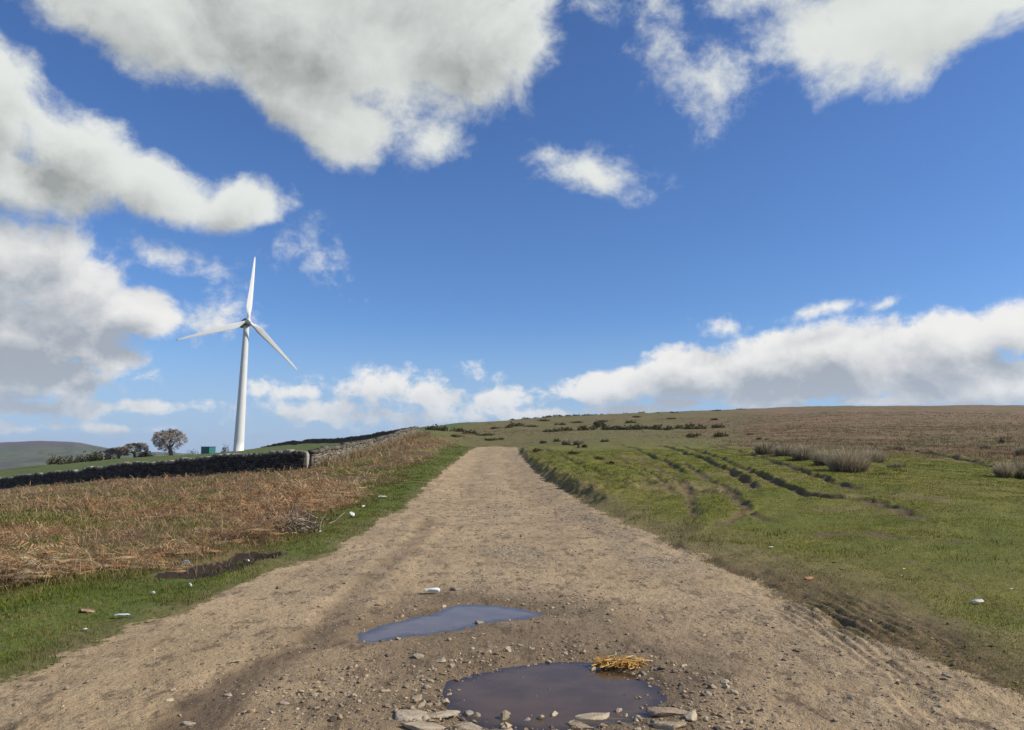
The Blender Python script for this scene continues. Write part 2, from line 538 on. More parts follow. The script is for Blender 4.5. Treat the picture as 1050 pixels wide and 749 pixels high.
def left_of_wall(x, y):
    """True in the green field beyond the two near walls"""
    ex, ey = W1B - W1A
    a = (x - W1A[0]) * ey - (y - W1A[1]) * ex > 0      # beyond the long wall
    ex2, ey2 = W2B - W1A
    b = (x - W1A[0]) * ey2 - (y - W1A[1]) * ex2 < 0    # left of the second
    return a & b


def masks(x, y):
    r = np.hypot(x, y)
    rs = road_sd(x, y)
    road = 1 - sst(rs, -0.25, 0.30)
    bs = bracken_sd(x, y)
    field = left_of_wall(x, y)
    left = x < edge_l(y)
    patch = fbm(x, y, 0.16, 4, 41)
    green_patch = sst(patch + 0.25 * fbm(x, y, 0.9, 3, 42), 0.00, 0.26)
    br = sst(bs, -0.1, 0.5) * (~field) * (y > 0) * (1 - 0.85 * green_patch * sst(y, 9, 14))
    br = br * (1 - sst(y, 95, 125))
    br = br * (0.35 + 0.65 * sst(fbm(x, y, 0.5, 4, 33), -0.42, -0.1))
    lush = np.where(left, 1 - sst(bs, 0.0, 0.5), 0.0) * (y < 100)
    lush = np.maximum(lush, field * 0.85 * (r < 400))
    # moor: brown upland beyond the green on the right, beginning further off towards the track
    cx = 525 + F * x / np.maximum(y, 1.0)
    lim = np.interp(cx, [430, 560, 640, 720, 780, 850, 950, 1100], [120, 140, 150, 110, 64, 50, 42, 40])
    moor = np.where(y > 5, sst(np.log(r / lim) + 0.75 * fbm(x, y, 0.022, 5, 51) + 0.45 * fbm(x, y, 0.12, 4, 52), -0.30, 0.35), 0)
    moor = moor * (x > -12) * (r < 900) * np.interp(cx, [430, 560, 680, 800], [0.42, 0.34, 0.42, 1.0]) * np.where(cx < 760, 0.45 + 1.1 * sst(fbm(x, y, 0.045, 4, 53), -0.1, 0.45), 1.0)
    moor = np.clip(moor, 0, 1)
    far = sst(r, 450, 900)
    # bare soil: ruts, torn strip, ditch (full strength there sets its painted shade)
    soil = np.zeros_like(x)
    near = r < 90
    xn, yn = x[near], y[near]
    sn = np.zeros_like(xn)
    for P, dp, hw, b in RUTS:
        d, _ = line_sd(xn, yn, P)
        d = d + 0.22 * fbm(xn, yn, 2.2, 4, 61)
        sn = np.maximum(sn, b * (1 - sst(d, hw * 0.35, hw * 1.0)))
    d, _s = line_sd(xn, yn, TORN)
    stk = fbm(d * _s * 5.0, yn * 0.5, 1.0, 4, 68)
    sn = np.maximum(sn, (0.50 + 0.34 * sst(stk, -0.25, 0.25)) * (1 - sst(d + 0.35 * fbm(xn, yn, 1.3, 4, 62), 0.25, 0.75)))
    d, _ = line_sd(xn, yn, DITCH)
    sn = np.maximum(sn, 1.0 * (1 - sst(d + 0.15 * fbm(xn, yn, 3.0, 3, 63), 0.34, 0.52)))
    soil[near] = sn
    wet = np.zeros_like(x)
    nr = (r < 25) & (y > 2)
    xw, yw = x[nr], y[nr]
    wb = 0.22 * fbm(xw, yw, 1.6, 4, 71)
    w1 = 1 - sst(poly_sd(xw, yw, PUD1) + 1.6 * wb, 0.05, 1.10)
    w2 = 1 - sst(poly_sd(xw, yw, PUD2) + 1.6 * wb, 0.05, 0.95)
    w3 = 1 - sst(line_sd(xw, yw, TRAIL)[0] + wb, 0.00, 0.26)
    w4 = 0.9 * (1 - sst(np.hypot((xw - 0.55) / 0.8, (yw - 8.0) / 1.0) + wb, 0.4, 1.1))
    w4 = np.maximum(w4, 1.0 * (1 - sst(np.hypot((xw - 0.10) / 2.1, (yw - 6.2) / 2.7) + 1.5 * wb, 0.45, 1.15)))
    wet[nr] = np.maximum.reduce([w1 * 0.8, w2 * 0.85, w3, w4 * .75])
    grit = np.zeros_like(x)
    wheel = np.zeros_like(x)
    nt = (r < 130) & (y > 2) & (rs < 1.0)
    xt, yt = x[nt], y[nt]
    mid, hw = (edge_l(yt) + edge_r(yt)) / 2, np.maximum((edge_r(yt) - edge_l(yt)) / 2, 0.5)
    sx = (xt - mid) / hw + 0.12 * fbm(xt, yt, 0.4, 3, 74)
    gr = 0.8 * np.exp(-((sx - 0.12) / 0.22) ** 2) + 0.75 * np.exp(-((sx - 0.80) / 0.20) ** 2) + 0.35 * np.exp(-((sx + 0.75) / 0.15) ** 2)
    gr = gr * sst(yt, 6.5, 10) * (1 - 0.55 * sst(yt, 17, 28)) + 0.6 * (1 - sst(yt, 6, 9)) * sst(xt, 1.0, 2.2)
    grit[nt] = np.clip(gr * (0.35 + 1.0 * sst(fbm(xt, yt, 0.9, 5, 72), -0.35, 0.4)), 0, 1)
    d, _ = line_sd(xt, yt, WHEEL)
    wl = 0.65 * (1 - sst(d + 0.16 * fbm(xt, yt, 1.7, 4, 73), 0.0, 0.22))
    wl = np.maximum(wl, 0.5 * np.exp(-((sx + 0.30) / 0.07) ** 2) * sst(yt, 18, 26) * sst(fbm(xt, yt, 0.35, 3, 75), -0.3, 0.3))
    wl = np.maximum(wl, 0.6 * np.exp(-((sx - 0.45) / 0.08) ** 2) * sst(yt, 9, 14) * sst(fbm(xt, yt, 0.35, 3, 76), -0.3, 0.3))
    wheel[nt] = np.clip(wl, 0, 1)
    # half-bare fringe where grass gives out beside the track on the right
    fringe = np.where(~left, sst(rs, -0.2, 0.1) * (1 - sst(rs + 0.5 * fbm(x, y, 0.9, 4, 81), 0.2, np.interp(y, [4, 9, 16, 40], [2.3, 2.6, 2.0, 0.9]))), 0)
    fringe = np.maximum(fringe, np.where(left, 0.6 * sst(rs, -0.2, 0.1) * (1 - sst(rs + 0.3 * fbm(x, y, 1.5, 3, 82), 0.05, 0.5)), 0))
    fringe = np.maximum(fringe, np.where((~left) & (rs > 0) & (r < 60), 0.75 * sst(fbm(x, y, 0.35, 5, 83), 0.12, 0.44), 0))
    return dict(road=road, lush=lush, br=br, moor=moor, wet=wet, soil=soil, fringe=fringe, far=far, field=field * 1.0, rs=rs, grit=grit, wheel=wheel)


def H(x, y):
    """ground height"""
    x, y = np.asarray(x, float), np.asarray(y, float)
    r = np.hypot(x, y)
    z = base_z(x, y)
    rs = road_sd(x, y)
    on = 1 - sst(rs, -0.4, 0.5)
    off = 1 - on
    front = (y > 0) * 1.0
    # hummocks off the track, growing with distance
    z = z + off * (0.055 * fbm(x, y, 1.5, 4, 1) + 0.055 * sst(r, 7, 22) * fbm(x, y, 2.2, 4, 19) * (1 - 0.35 * (x > edge_r(y) + 4) * (r > 14)) + 0.12 * sst(r, 8, 25) * fbm(x, y, 0.45, 4, 2) + 0.22 * sst(r, 25, 70) * fbm(x, y, 0.16, 4, 3)
                   + 0.9 * sst(r, 120, 300) * fbm(x, y, 0.035, 5, 4) + 14.0 * sst(r, 1200, 2500) * fbm(x, y, 0.0022, 5, 8))
    # verge a little above the track
    z = z + 0.05 * sst(rs, 0.0, 0.8) * (r < 130)
    # the bank along the right of the track further up
    bank = sst(rs + 0.25 * fbm(x, y, 1.8, 4, 18), 0.05, 0.65) * (1 - sst(rs, 2.5, 6)) * sst(y, 17, 26) * (1 - sst(y, 80, 100)) * (x > edge_r(y) - 1)
    z = z + bank * (0.24 + 0.20 * fbm(x, y, 1.6, 4, 20))
    # wheel-worn track: two shallow wheel lines, loose gravel relief
    mid = (edge_l(y) + edge_r(y)) / 2
    hw = np.maximum((edge_r(y) - edge_l(y)) / 2, 0.5)
    s = (x - mid) / hw
    z = z + on * front * (0.03 * np.cos(s * 6.0) * sst(y, 9, 20) + 0.045 * sst(y, 8, 24) * fbm(x, y, 1.1, 5, 9) + 0.022 * sst(y, 7, 12) * fbm(x, y, 3.3, 4, 17)
                          + 0.009 * fbm(x, y, 7.0, 4, 10) + 0.006 * fbm(x, y, 26, 2, 11))
    near = (r < 90) & (y > 2)
    xn, yn = x[near], y[near]
    dz = np.zeros_like(xn)
    for P, dp, hw_, b in RUTS:
        d, side = line_sd(xn, yn, P)
        d = d + 0.16 * fbm(xn, yn, 2.2, 4, 61)
        dp = dp * (0.70 + 0.70 * np.clip(fbm(xn, yn, 0.8, 3, 66) + 0.3, -0.6, 1))
        ends = np.minimum(np.hypot(xn - P[0, 0], yn - P[0, 1]), np.hypot(xn - P[-1, 0], yn - P[-1, 1]))
        e = sst(ends, 0.0, 1.2) * 0.8 + 0.2
        sunny = sst(d * side, -0.02, 0.22)
        dz = dz - e * 0.55 * dp * (1 - sst(d, hw_ * 0.25, hw_)) + e * dp * 0.75 * sunny * np.exp(-np.maximum(d - 0.22, 0) / 0.9)
    d, side = line_sd(xn, yn, TORN)
    t = 1 - sst(d, 0.3, 0.7)
    dz = dz + t * (0.013 * sst(fbm(xn, yn, 0.9, 3, 67), -0.3, 0.3) * np.sin(d * side * 60 + 2.0 * fbm(xn, yn, 0.7, 3, 64)) + 0.05 * fbm(xn, yn, 3.0, 5, 65) - 0.02)
    d, _ = line_sd(xn, yn, DITCH)
    dz = dz - 0.12 * (1 - sst(d, 0.15, 0.50)) + 0.05 * fbm(xn, yn, 5.0, 4, 69) * (1 - sst(d, 0.3, 0.6))
    z = z.copy()
    z[near] += dz
    nt = (r < 40) & (y > 2)
    d, side = line_sd(x[nt], y[nt], WHEEL)
    z[nt] += -0.018 * (1 - sst(d, 0.04, 0.22)) + 0.012 * sst(d, 0.12, 0.3) * (1 - sst(d, 0.3, 0.6))
    # puddle basins
    nr = (r < 14) & (y > 2)
    xw, yw = x[nr], y[nr]
    zz = z[nr]
    for P, slope, floor_ in ((PUD1, 0.10, -0.05), (PUD2, 0.12, -0.07)):
        sd = poly_sd(xw, yw, P) + 0.05 * fbm(xw, yw, 3.5, 4, 15)
        prof = WATER_Z + np.clip(sd * slope, floor_, 0.05) + 0.006 * fbm(xw, yw, 14, 3, 16)
        w = 1 - sst(sd, 0.05, 0.45)
        zz = zz * (1 - w) + prof * w
    d, _ = line_sd(xw, yw, TRAIL)
    zz = zz - 0.02 * (1 - sst(d, 0.0, 0.35))
    z[nr] = zz
    return z


def ground_at(px, py):
    """plan position and height where the photo pixel meets the finished ground"""
    p = img2ground(px, py, H)
    return np.array([p[0], p[1], float(H(np.array([p[0]]), np.array([p[1]]))[0])])


# ------------------------------------------------------------------ mesh helpers
def link_mesh(name, V, Fc, mat=None, parent=None, smooth=False, col=None, tri=None):
    """V (n,3); Fc list of (m,k) int arrays of one face size each"""
    me = bpy.data.meshes.new(name)
    V = np.ascontiguousarray(V, np.float32)
    if not isinstance(Fc, list):
        Fc = [Fc]
    loops = np.concatenate([f.ravel() for f in Fc]).astype(np.int32)
    sizes = np.concatenate([np.full(len(f), f.shape[1], np.int32) for f in Fc])
    starts = np.concatenate([[0], np.cumsum(sizes)[:-1]]).astype(np.int32)
    me.vertices.add(len(V))
    me.vertices.foreach_set('co', V.ravel())
    me.loops.add(len(loops))
    me.loops.foreach_set('vertex_index', loops)
    me.polygons.add(len(sizes))
    me.polygons.foreach_set('loop_start', starts)
    me.polygons.foreach_set('loop_total', sizes)
    if smooth:
        me.polygons.foreach_set('use_smooth', np.ones(len(sizes), bool))
    me.update(calc_edges=True)
    me.validate()
    if col is not None:
        a = me.color_attributes.new('tint', 'FLOAT_COLOR', 'POINT')
        c4 = np.ones((len(V), 4), np.float32)
        c4[:, :3] = col
        a.data.foreach_set('color', c4.ravel())
    if mat:
        me.materials.append(mat)
    o = bpy.data.objects.new(name, me)
    C.objects.link(o)
    if parent:
        o.parent = parent
    return o


def tag(o, label=None, cat=None, group=None, kind=None):
    if label:
        o['label'] = label
    if cat:
        o['category'] = cat
    if group:
        o['group'] = group
    if kind:
        o['kind'] = kind
    return o


def empty(name, loc, rz=0.0, **kw):
    o = bpy.data.objects.new(name, None)
    o.empty_display_size = 0.3
    o.location = loc
    o.rotation_euler = (0, 0, rz)
    C.objects.link(o)
    return tag(o, **kw)


def material(name, base, rough=0.85, spec=0.2, var=0.15, scale=8.0, bump=0.0, bscale=40.0, metal=0.0, tint=False, transl=0.0, second=None, warm=False):
    m = bpy.data.materials.new(name)
    m.use_nodes = True
    t = m.node_tree
    t.nodes.clear()
    k = NT(t)
    tc = k.n('ShaderNodeTexCoord')
    P = tc.outputs['Object']
    n = k.noise(P, scale, 5, 0.6)
    b2 = second if second else tuple(min(1, c * (1 + var)) for c in base)
    b1 = base if second else tuple(c * (1 - var) for c in base)
    colr = k.mix(k.smooth(n, 0.3, 0.7), b1, b2)
    if tint:
        at = k.n('ShaderNodeAttribute', attribute_name='tint')
        colr = k.mix(1.0, colr, at.outputs['Color'], 'MULTIPLY')
        if warm:
            colr = k.mix(1.0, colr, (1.0, 0.99, 0.82), 'MULTIPLY')
    bs = k.n('ShaderNodeBsdfPrincipled')
    k.put(bs.inputs['Base Color'], colr)
    bs.inputs['Roughness'].default_value = rough
    bs.inputs['Specular IOR Level'].default_value = spec
    bs.inputs['Metallic'].default_value = metal
    if bump:
        bp = k.n('ShaderNodeBump')
        bp.inputs['Strength'].default_value = bump
        bp.inputs['Distance'].default_value = 0.02
        k.put(bp.inputs['Height'], k.noise(P, bscale, 5, 0.6))
        k.L.new(bp.outputs[0], bs.inputs['Normal'])
    out = k.n('ShaderNodeOutputMaterial')
    if transl:
        tr = k.n('ShaderNodeBsdfTranslucent')
        k.put(tr.inputs[0], colr)
        mx = k.n('ShaderNodeMixShader')
        mx.inputs[0].default_value = transl
        k.L.new(bs.outputs[0], mx.inputs[1])
        k.L.new(tr.outputs[0], mx.inputs[2])
        k.L.new(mx.outputs[0], out.inputs[0])
    else:
        k.L.new(bs.outputs[0], out.inputs[0])
    return m


# ------------------------------------------------------------------ ground
def ground_material():
    m = bpy.data.materials.new('ground')
    m.use_nodes = True
    t = m.node_tree
    t.nodes.clear()
    k = NT(t)
    P = k.n('ShaderNodeNewGeometry').outputs['Position']
    sA = k.n('ShaderNodeAttribute', attribute_name='cover_a')
    sB = k.n('ShaderNodeAttribute', attribute_name='cover_b')
    sC = k.n('ShaderNodeAttribute', attribute_name='cover_c')
    sD = k.n('ShaderNodeAttribute', attribute_name='cover_d')
    ca, cb, cc, cd = [k.n('ShaderNodeSeparateColor') for _ in range(4)]
    for a, b in ((sA, ca), (sB, cb), (sC, cc), (sD, cd)):
        k.put(b.inputs[0], a.outputs['Color'])
    road, lush, br = ca.outputs[0], ca.outputs[1], ca.outputs[2]
    moor, wet, soil = cb.outputs[0], cb.outputs[1], cb.outputs[2]
    fringe, far, field = cc.outputs[0], cc.outputs[1], cc.outputs[2]
    n01 = k.noise(P, 0.12, 6, 0.6)
    n05 = k.noise(P, 0.55, 6, 0.6)
    n3 = k.noise(P, 3.0, 6, 0.62)
    n20 = k.noise(P, 19.0, 5, 0.65)
    n90 = k.noise(P, 85.0, 3, 0.6)
    # short turf
    g = k.mix(k.smooth(n05, 0.34, 0.66), (0.108, 0.130, 0.022), (0.160, 0.160, 0.032))
    g = k.mix(k.smooth(n01, 0.40, 0.62, 0, 0.55), g, (0.175, 0.145, 0.044))
    g = k.mix(k.smooth(n3, 0.52, 0.75, 0, 0.55), g, (0.150, 0.112, 0.050))
    g = k.mix(k.smooth(n3, 0.26, 0.42, 0.6, 0), g, (0.055, 0.075, 0.016))  # dark mottles: shadow between tufts put into the turf colour
    g = k.mix(k.smooth(n20, 0.30, 0.55, 0.40, 0.0), g, (0.050, 0.055, 0.012))
    gl = k.mix(k.smooth(n3, 0.30, 0.7), (0.075, 0.105, 0.018), (0.115, 0.130, 0.030))
    gl = k.mix(k.smooth(n20, 0.30, 0.55, 0.45, 0.0), gl, (0.025, 0.038, 0.010))
    c = k.mix(lush, g, gl)
    c = k.mix(field, c, k.mix(k.smooth(n05, 0.3, 0.7), (0.070, 0.105, 0.024), (0.105, 0.120, 0.036)))
    pd = k.n('ShaderNodeVectorMath', operation='LENGTH')
    k.put(pd.inputs[0], P)
    rg = k.mix(k.smooth(k.noise(P, 0.30, 7, 0.68), 0.40, 0.60), (0.082, 0.102, 0.026), (0.145, 0.120, 0.050))
    rg = k.mix(k.smooth(k.noise(P, 0.9, 5, 0.7), 0.54, 0.66, 0, .7), rg, (0.060, 0.052, 0.024))
    rg = k.mix(k.smooth(k.noise(k.mapping(P, (0.05, 0.085, 0.1)), 1.0, 7, 0.7), 0.52, 0.62, 0, .75), rg, (0.105, 0.066, 0.036))
    sepx = k.n('ShaderNodeSeparateXYZ')
    k.put(sepx.inputs[0], P)
    onr = k.math('MULTIPLY', k.smooth(pd.outputs['Value'], 45, 130, 0, .80), k.math('SUBTRACT', 1.0, field))
    c = k.mix(onr, c, rg)
    # upland moor: bleached grass, dead bracken, dark heather
    st = k.mapping(P, (0.035, 0.05, 0.05))
    m1 = k.noise(st, 1.0, 7, 0.65)
    m2 = k.noise(k.mapping(P, (0.28, 0.38, 0.4)), 1.0, 6, 0.65)
    mm = k.mix(k.smooth(m1, 0.38, 0.62), (0.180, 0.112, 0.072), (0.135, 0.105, 0.050))
    mm = k.mix(k.smooth(m2, 0.46, 0.70, 0, .75), mm, (0.225, 0.155, 0.088))
    mm = k.mix(k.smooth(n01, 0.52, 0.66, 0, .75), mm, (0.095, 0.092, 0.030))
    mm = k.mix(k.smooth(m2, 0.25, 0.42, .6, 0), mm, (0.085, 0.060, 0.042))
    c = k.mix(moor, c, mm)
    # litter under the bracken
    bb = k.mix(k.smooth(n3, 0.3, 0.7), (0.085, 0.052, 0.028), (0.165, 0.104, 0.056))
    bb = k.mix(k.smooth(n20, 0.3, 0.5, .6, 0), bb, (0.03, 0.02, 0.013))
    c = k.mix(br, c, bb)
    # bare half-grassed fringe
    fr = k.mix(k.smooth(n3, 0.35, 0.65), (0.215, 0.160, 0.088), (0.150, 0.115, 0.058))
    c = k.mix(k.math('MULTIPLY', fringe, k.smooth(n20, 0.34, 0.56)), c, fr)
    # torn dark soil; the verge ditch is painted near-black for its shade
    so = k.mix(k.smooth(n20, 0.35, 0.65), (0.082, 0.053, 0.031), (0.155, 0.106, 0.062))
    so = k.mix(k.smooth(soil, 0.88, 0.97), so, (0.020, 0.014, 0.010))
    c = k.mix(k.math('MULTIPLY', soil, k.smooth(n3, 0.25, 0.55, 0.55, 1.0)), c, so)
    c = k.mix(k.smooth(soil, 0.87, 0.95), c, k.mix(n20, (0.012, 0.009, 0.007), (0.045, 0.032, 0.022)))  # near-black laid into the ditch colour as the shade of its hollow
    # the track: trodden clay and grit
    dr = k.mix(k.smooth(n05, 0.35, 0.65), (0.465, 0.345, 0.220), (0.345, 0.252, 0.156))
    dr = k.mix(k.smooth(n3, 0.42, 0.72, 0, .7), dr, (0.435, 0.330, 0.200))
    long_ = k.noise(k.mapping(P, (2.4, 0.22, 1.0), (0, 0, R(8))), 1.0, 5, 0.6)
    dr = k.mix(k.smooth(long_, 0.5, 0.72, 0, .55), dr, (0.235, 0.172, 0.105))
    # stony middle, wheel lines
    gt = k.mix(k.smooth(n20, 0.38, 0.60), (0.115, 0.090, 0.064), (0.390, 0.320, 0.230))
    dr = k.mix(k.math('MULTIPLY', cd.outputs[0], k.smooth(n3, 0.30, 0.60, 0.45, 1.0)), dr, gt)
    dr = k.mix(k.math('MULTIPLY', cd.outputs[1], 0.75), dr, (0.150, 0.104, 0.062))
    # patches where grey grit has washed bare, and dark scuffs
    gp = k.noise(k.mapping(P, (1.0, 0.55, 1.0)), 1.3, 8, 0.72)
    dr = k.mix(k.smooth(gp, 0.49, 0.62, 0, .60), dr, k.mix(k.smooth(n20, 0.35, 0.6), (0.130, 0.098, 0.065), (0.370, 0.295, 0.200)))
    sc_ = k.noise(k.mapping(P, (5.0, 2.2, 5.0)), 1.0, 6, 0.75)
    dr = k.mix(k.smooth(sc_, 0.51, 0.62, 0, .80), dr, (0.135, 0.098, 0.062))
    # pebbly speckle, each stone its own tone
    vo = k.n('ShaderNodeTexVoronoi', feature='F1')
    k.put(vo.inputs['Vector'], P)
    vo.inputs['Scale'].default_value = 42.0
    vs = k.n('ShaderNodeSeparateColor')
    k.put(vs.inputs[0], vo.outputs['Color'])
    peb = k.math('MULTIPLY', k.smooth(vo.outputs['Distance'], 0.22, 0.34, 1, 0), k.math('GREATER_THAN', vs.outputs[0], 0.62))
    pc = k.mix(vs.outputs[1], (0.12, 0.10, 0.085), (0.46, 0.38, 0.28))
    dr = k.mix(k.math('MULTIPLY', peb, 0.8), dr, pc)
    vo2 = k.n('ShaderNodeTexVoronoi', feature='F1')
    k.put(vo2.inputs['Vector'], P)
    vo2.inputs['Scale'].default_value = 15.0
    v2 = k.n('ShaderNodeSeparateColor')
    k.put(v2.inputs[0], vo2.outputs['Color'])
    peb2 = k.math('MULTIPLY', k.smooth(vo2.outputs['Distance'], 0.20, 0.30, 1, 0), k.math('GREATER_THAN', v2.outputs[0], 0.80))
    dr = k.mix(k.math('MULTIPLY', peb2, 0.75), dr, k.mix(v2.outputs[2], (0.10, 0.082, 0.07), (0.42, 0.34, 0.25)))
    dr = k.mix(k.smooth(n90, 0.35, 0.5, .4, 0), dr, (0.12, 0.085, 0.055))
    damp = k.math('MULTIPLY', wet, k.smooth(n3, 0.2, 0.5, 0.65, 1.0))
    dr = k.mix(damp, dr, k.mix(0.80, dr, (0.092, 0.060, 0.034)))
    rmask = k.smooth(k.math('ADD', road, k.math('MULTIPLY', k.math('SUBTRACT', n20, 0.5), 0.9)), 0.40, 0.62)
    rmask = k.math('MULTIPLY', rmask, k.smooth(road, 0.02, 0.12))
    c = k.mix(rmask, c, dr)
    # distant country: pasture, woods and a heather top
    fv = k.n('ShaderNodeTexVoronoi', feature='F1')
    k.put(fv.inputs['Vector'], k.mapping(P, (0.0085, 0.0065, 0.0)))
    fv.inputs['Scale'].default_value = 1.0
    fs = k.n('ShaderNodeSeparateColor')
    k.put(fs.inputs[0], fv.outputs['Color'])
    nf = k.noise(P, 0.006, 6, 0.65)
    sp = k.n('ShaderNodeSeparateXYZ')
    k.put(sp.inputs[0], P)
    fc = k.mix(k.smooth(fs.outputs[0], 0.3, 0.7), (0.052, 0.075, 0.030), (0.095, 0.105, 0.044))
    nw = k.noise(P, 0.02, 5, 0.7)
    fe = k.n('ShaderNodeTexVoronoi', feature='DISTANCE_TO_EDGE')
    k.put(fe.inputs['Vector'], k.mapping(P, (0.0085, 0.0065, 0.0)))
    fe.inputs['Scale'].default_value = 1.0
    fc = k.mix(k.smooth(fe.outputs['Distance'], 0.03, 0.07, .8, 0), fc, (0.035, 0.035, 0.018))
    fc = k.mix(k.smooth(nw, 0.52, 0.60), fc, (0.050, 0.044, 0.026))
    hz = k.math('ADD', sp.outputs[2], k.math('MULTIPLY', k.math('SUBTRACT', nf, 0.5), 60.0))
    fc = k.mix(k.smooth(hz, 14.0, 26.0), fc, (0.075, 0.050, 0.044))
    fc = k.mix(k.smooth(hz, -60, -30, 1, 0), fc, (0.070, 0.060, 0.046))
    c = k.mix(1.0, c, (1.0, 0.985, 0.90), 'MULTIPLY')
    c = k.mix(far, c, fc)
    bs = k.n('ShaderNodeBsdfPrincipled')
    k.put(bs.inputs['Base Color'], c)
    k.put(bs.inputs['Roughness'], k.math('MULTIPLY_ADD', damp, -0.28, 0.92))
    bs.inputs['Specular IOR Level'].default_value = 0.25
    hgt = k.math('ADD', k.math('MULTIPLY', n20, 0.7), k.math('MULTIPLY', n90, 0.25))
    hgt = k.math('ADD', hgt, k.math('MULTIPLY', k.math('MULTIPLY', peb, road), 0.35))
    hgt = k.math('ADD', hgt, k.math('MULTIPLY', k.math('MULTIPLY', peb2, road), 0.6))
    hgt = k.math('ADD', hgt, k.math('MULTIPLY', k.math('MULTIPLY', m2, moor), 2.0))
    bp = k.n('ShaderNodeBump')
    bp.inputs['Strength'].default_value = 0.9
    bp.inputs['Distance'].default_value = 0.042
    k.put(bp.inputs['Height'], hgt)
    k.L.new(bp.outputs[0], bs.inputs['Normal'])
    out = k.n('ShaderNodeOutputMaterial')
    k.L.new(bs.outputs[0], out.inputs[0])
    return m


def build_ground():
    az = np.concatenate([np.linspace(-180, -52, 50)[:-1], np.linspace(-52, -37, 60)[:-1], np.linspace(-37, 37, 680)[:-1], np.linspace(37, 52, 60)[:-1], np.linspace(52, 180, 50)[:-1]])
    az = R(1) * az
    rr = np.concatenate([[0.4, 0.9, 1.5, 2.1, 2.7], np.exp(np.linspace(math.log(3.2), math.log(45), 430))[:-1],
                         np.exp(np.linspace(math.log(45), math.log(450), 300))[:-1], np.exp(np.linspace(math.log(450), math.log(6200), 110))])
    A, Rr = np.meshgrid(az, rr, indexing='ij')
    X, Y = (Rr * np.sin(A)).ravel(), (Rr * np.cos(A)).ravel()
    Z = H(X, Y)
    M = masks(X, Y)
    na, nr_ = len(az), len(rr)
    i = np.arange(na)[:, None]
    j = np.arange(nr_ - 1)[None, :]
    ii = (i + 1) % na
    q = np.stack([i * nr_ + j, i * nr_ + j + 1, ii * nr_ + j + 1, ii * nr_ + j], -1).reshape(-1, 4)
    q = q[:, ::-1]
    V = np.stack([X, Y, Z], 1)
    cen = len(V)
    V = np.vstack([V, [[0, 0, 0]]])
    tri = np.stack([np.arange(na) * nr_, ((np.arange(na) + 1) % na) * nr_, np.full(na, cen)], 1)[:, ::-1]
    full = {kk: np.append(v, v[0]) for kk, v in M.items()}
    # vertex normals of the whole sheet, so that the pieces meet without a seam
    N = np.zeros_like(V)
    a, b, c, d = (V[q[:, s]] for s in range(4))
    fn = np.cross(c - a, d - b)
    for s in range(4):
        np.add.at(N, q[:, s], fn)
    N /= np.maximum(np.linalg.norm(N, axis=1, keepdims=True), 1e-9)
    N[cen] = (0, 0, 1)
    mat = ground_material()
    qr = full['rs'][q].mean(1)
    qd = np.hypot(V[q, 0].mean(1), V[q, 1].mean(1))
    is_road = (qr < 0.0) & (qd < 128)
    is_hill = qd > 700
    for name, sel, tr, lab in (('ground', ~is_road & ~is_hill, None, 'grassy common and moorland rising to the skyline'),
                               ('track', is_road, tri, 'stony pale dirt track running straight ahead over the crest'),
                               ('hill', is_hill, None, 'far hills across the valley with a dark moorland top')):
        f = q[sel]
        used = np.unique(np.concatenate([f.ravel()] + ([tr.ravel()] if tr is not None else [])))
        re = np.full(len(V), -1)
        re[used] = np.arange(len(used))
        Fc = [re[f]] + ([re[tr]] if tr is not None else [])
        o = link_mesh(name, V[used], Fc, mat, smooth=True)
        me = o.data
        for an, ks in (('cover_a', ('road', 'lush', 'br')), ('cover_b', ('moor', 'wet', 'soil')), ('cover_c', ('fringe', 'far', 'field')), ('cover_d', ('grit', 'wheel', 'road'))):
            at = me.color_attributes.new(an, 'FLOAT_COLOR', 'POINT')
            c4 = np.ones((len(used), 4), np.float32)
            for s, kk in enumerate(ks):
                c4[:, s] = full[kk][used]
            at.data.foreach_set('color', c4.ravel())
        me.normals_split_custom_set_from_vertices(N[used])
        tag(o, lab, {'ground': 'ground', 'track': 'track', 'hill': 'hill'}[name], kind='structure')


build_ground()
#OBJECTS
# ================================================================== haze: the air over the valley
def build_haze():
    m = bpy.data.materials.new('haze')
    m.use_nodes = True
    t = m.node_tree
    t.nodes.clear()
    v = t.nodes.new('ShaderNodeVolumePrincipled')
    v.inputs['Color'].default_value = (0.80, 0.88, 1.0, 1)
    v.inputs['Density'].default_value = 0.00007
    v.inputs['Anisotropy'].default_value = 0.2
    o = t.nodes.new('ShaderNodeOutputMaterial')
    t.links.new(v.outputs[0], o.inputs['Volume'])
    a, lo, hi = 6400.0, -185.0, 75.0
    V = [(sx * a, sy * a, z) for z in (lo, hi) for sx, sy in ((-1, -1), (1, -1), (1, 1), (-1, 1))]
    Fq = np.array([(3, 2, 1, 0), (4, 5, 6, 7), (0, 1, 5, 4), (1, 2, 6, 5), (2, 3, 7, 6), (3, 0, 4, 7)])
    tag(link_mesh('haze', np.array(V), Fq, m), 'thin blue air over the valley', 'haze', kind='stuff')


build_haze()


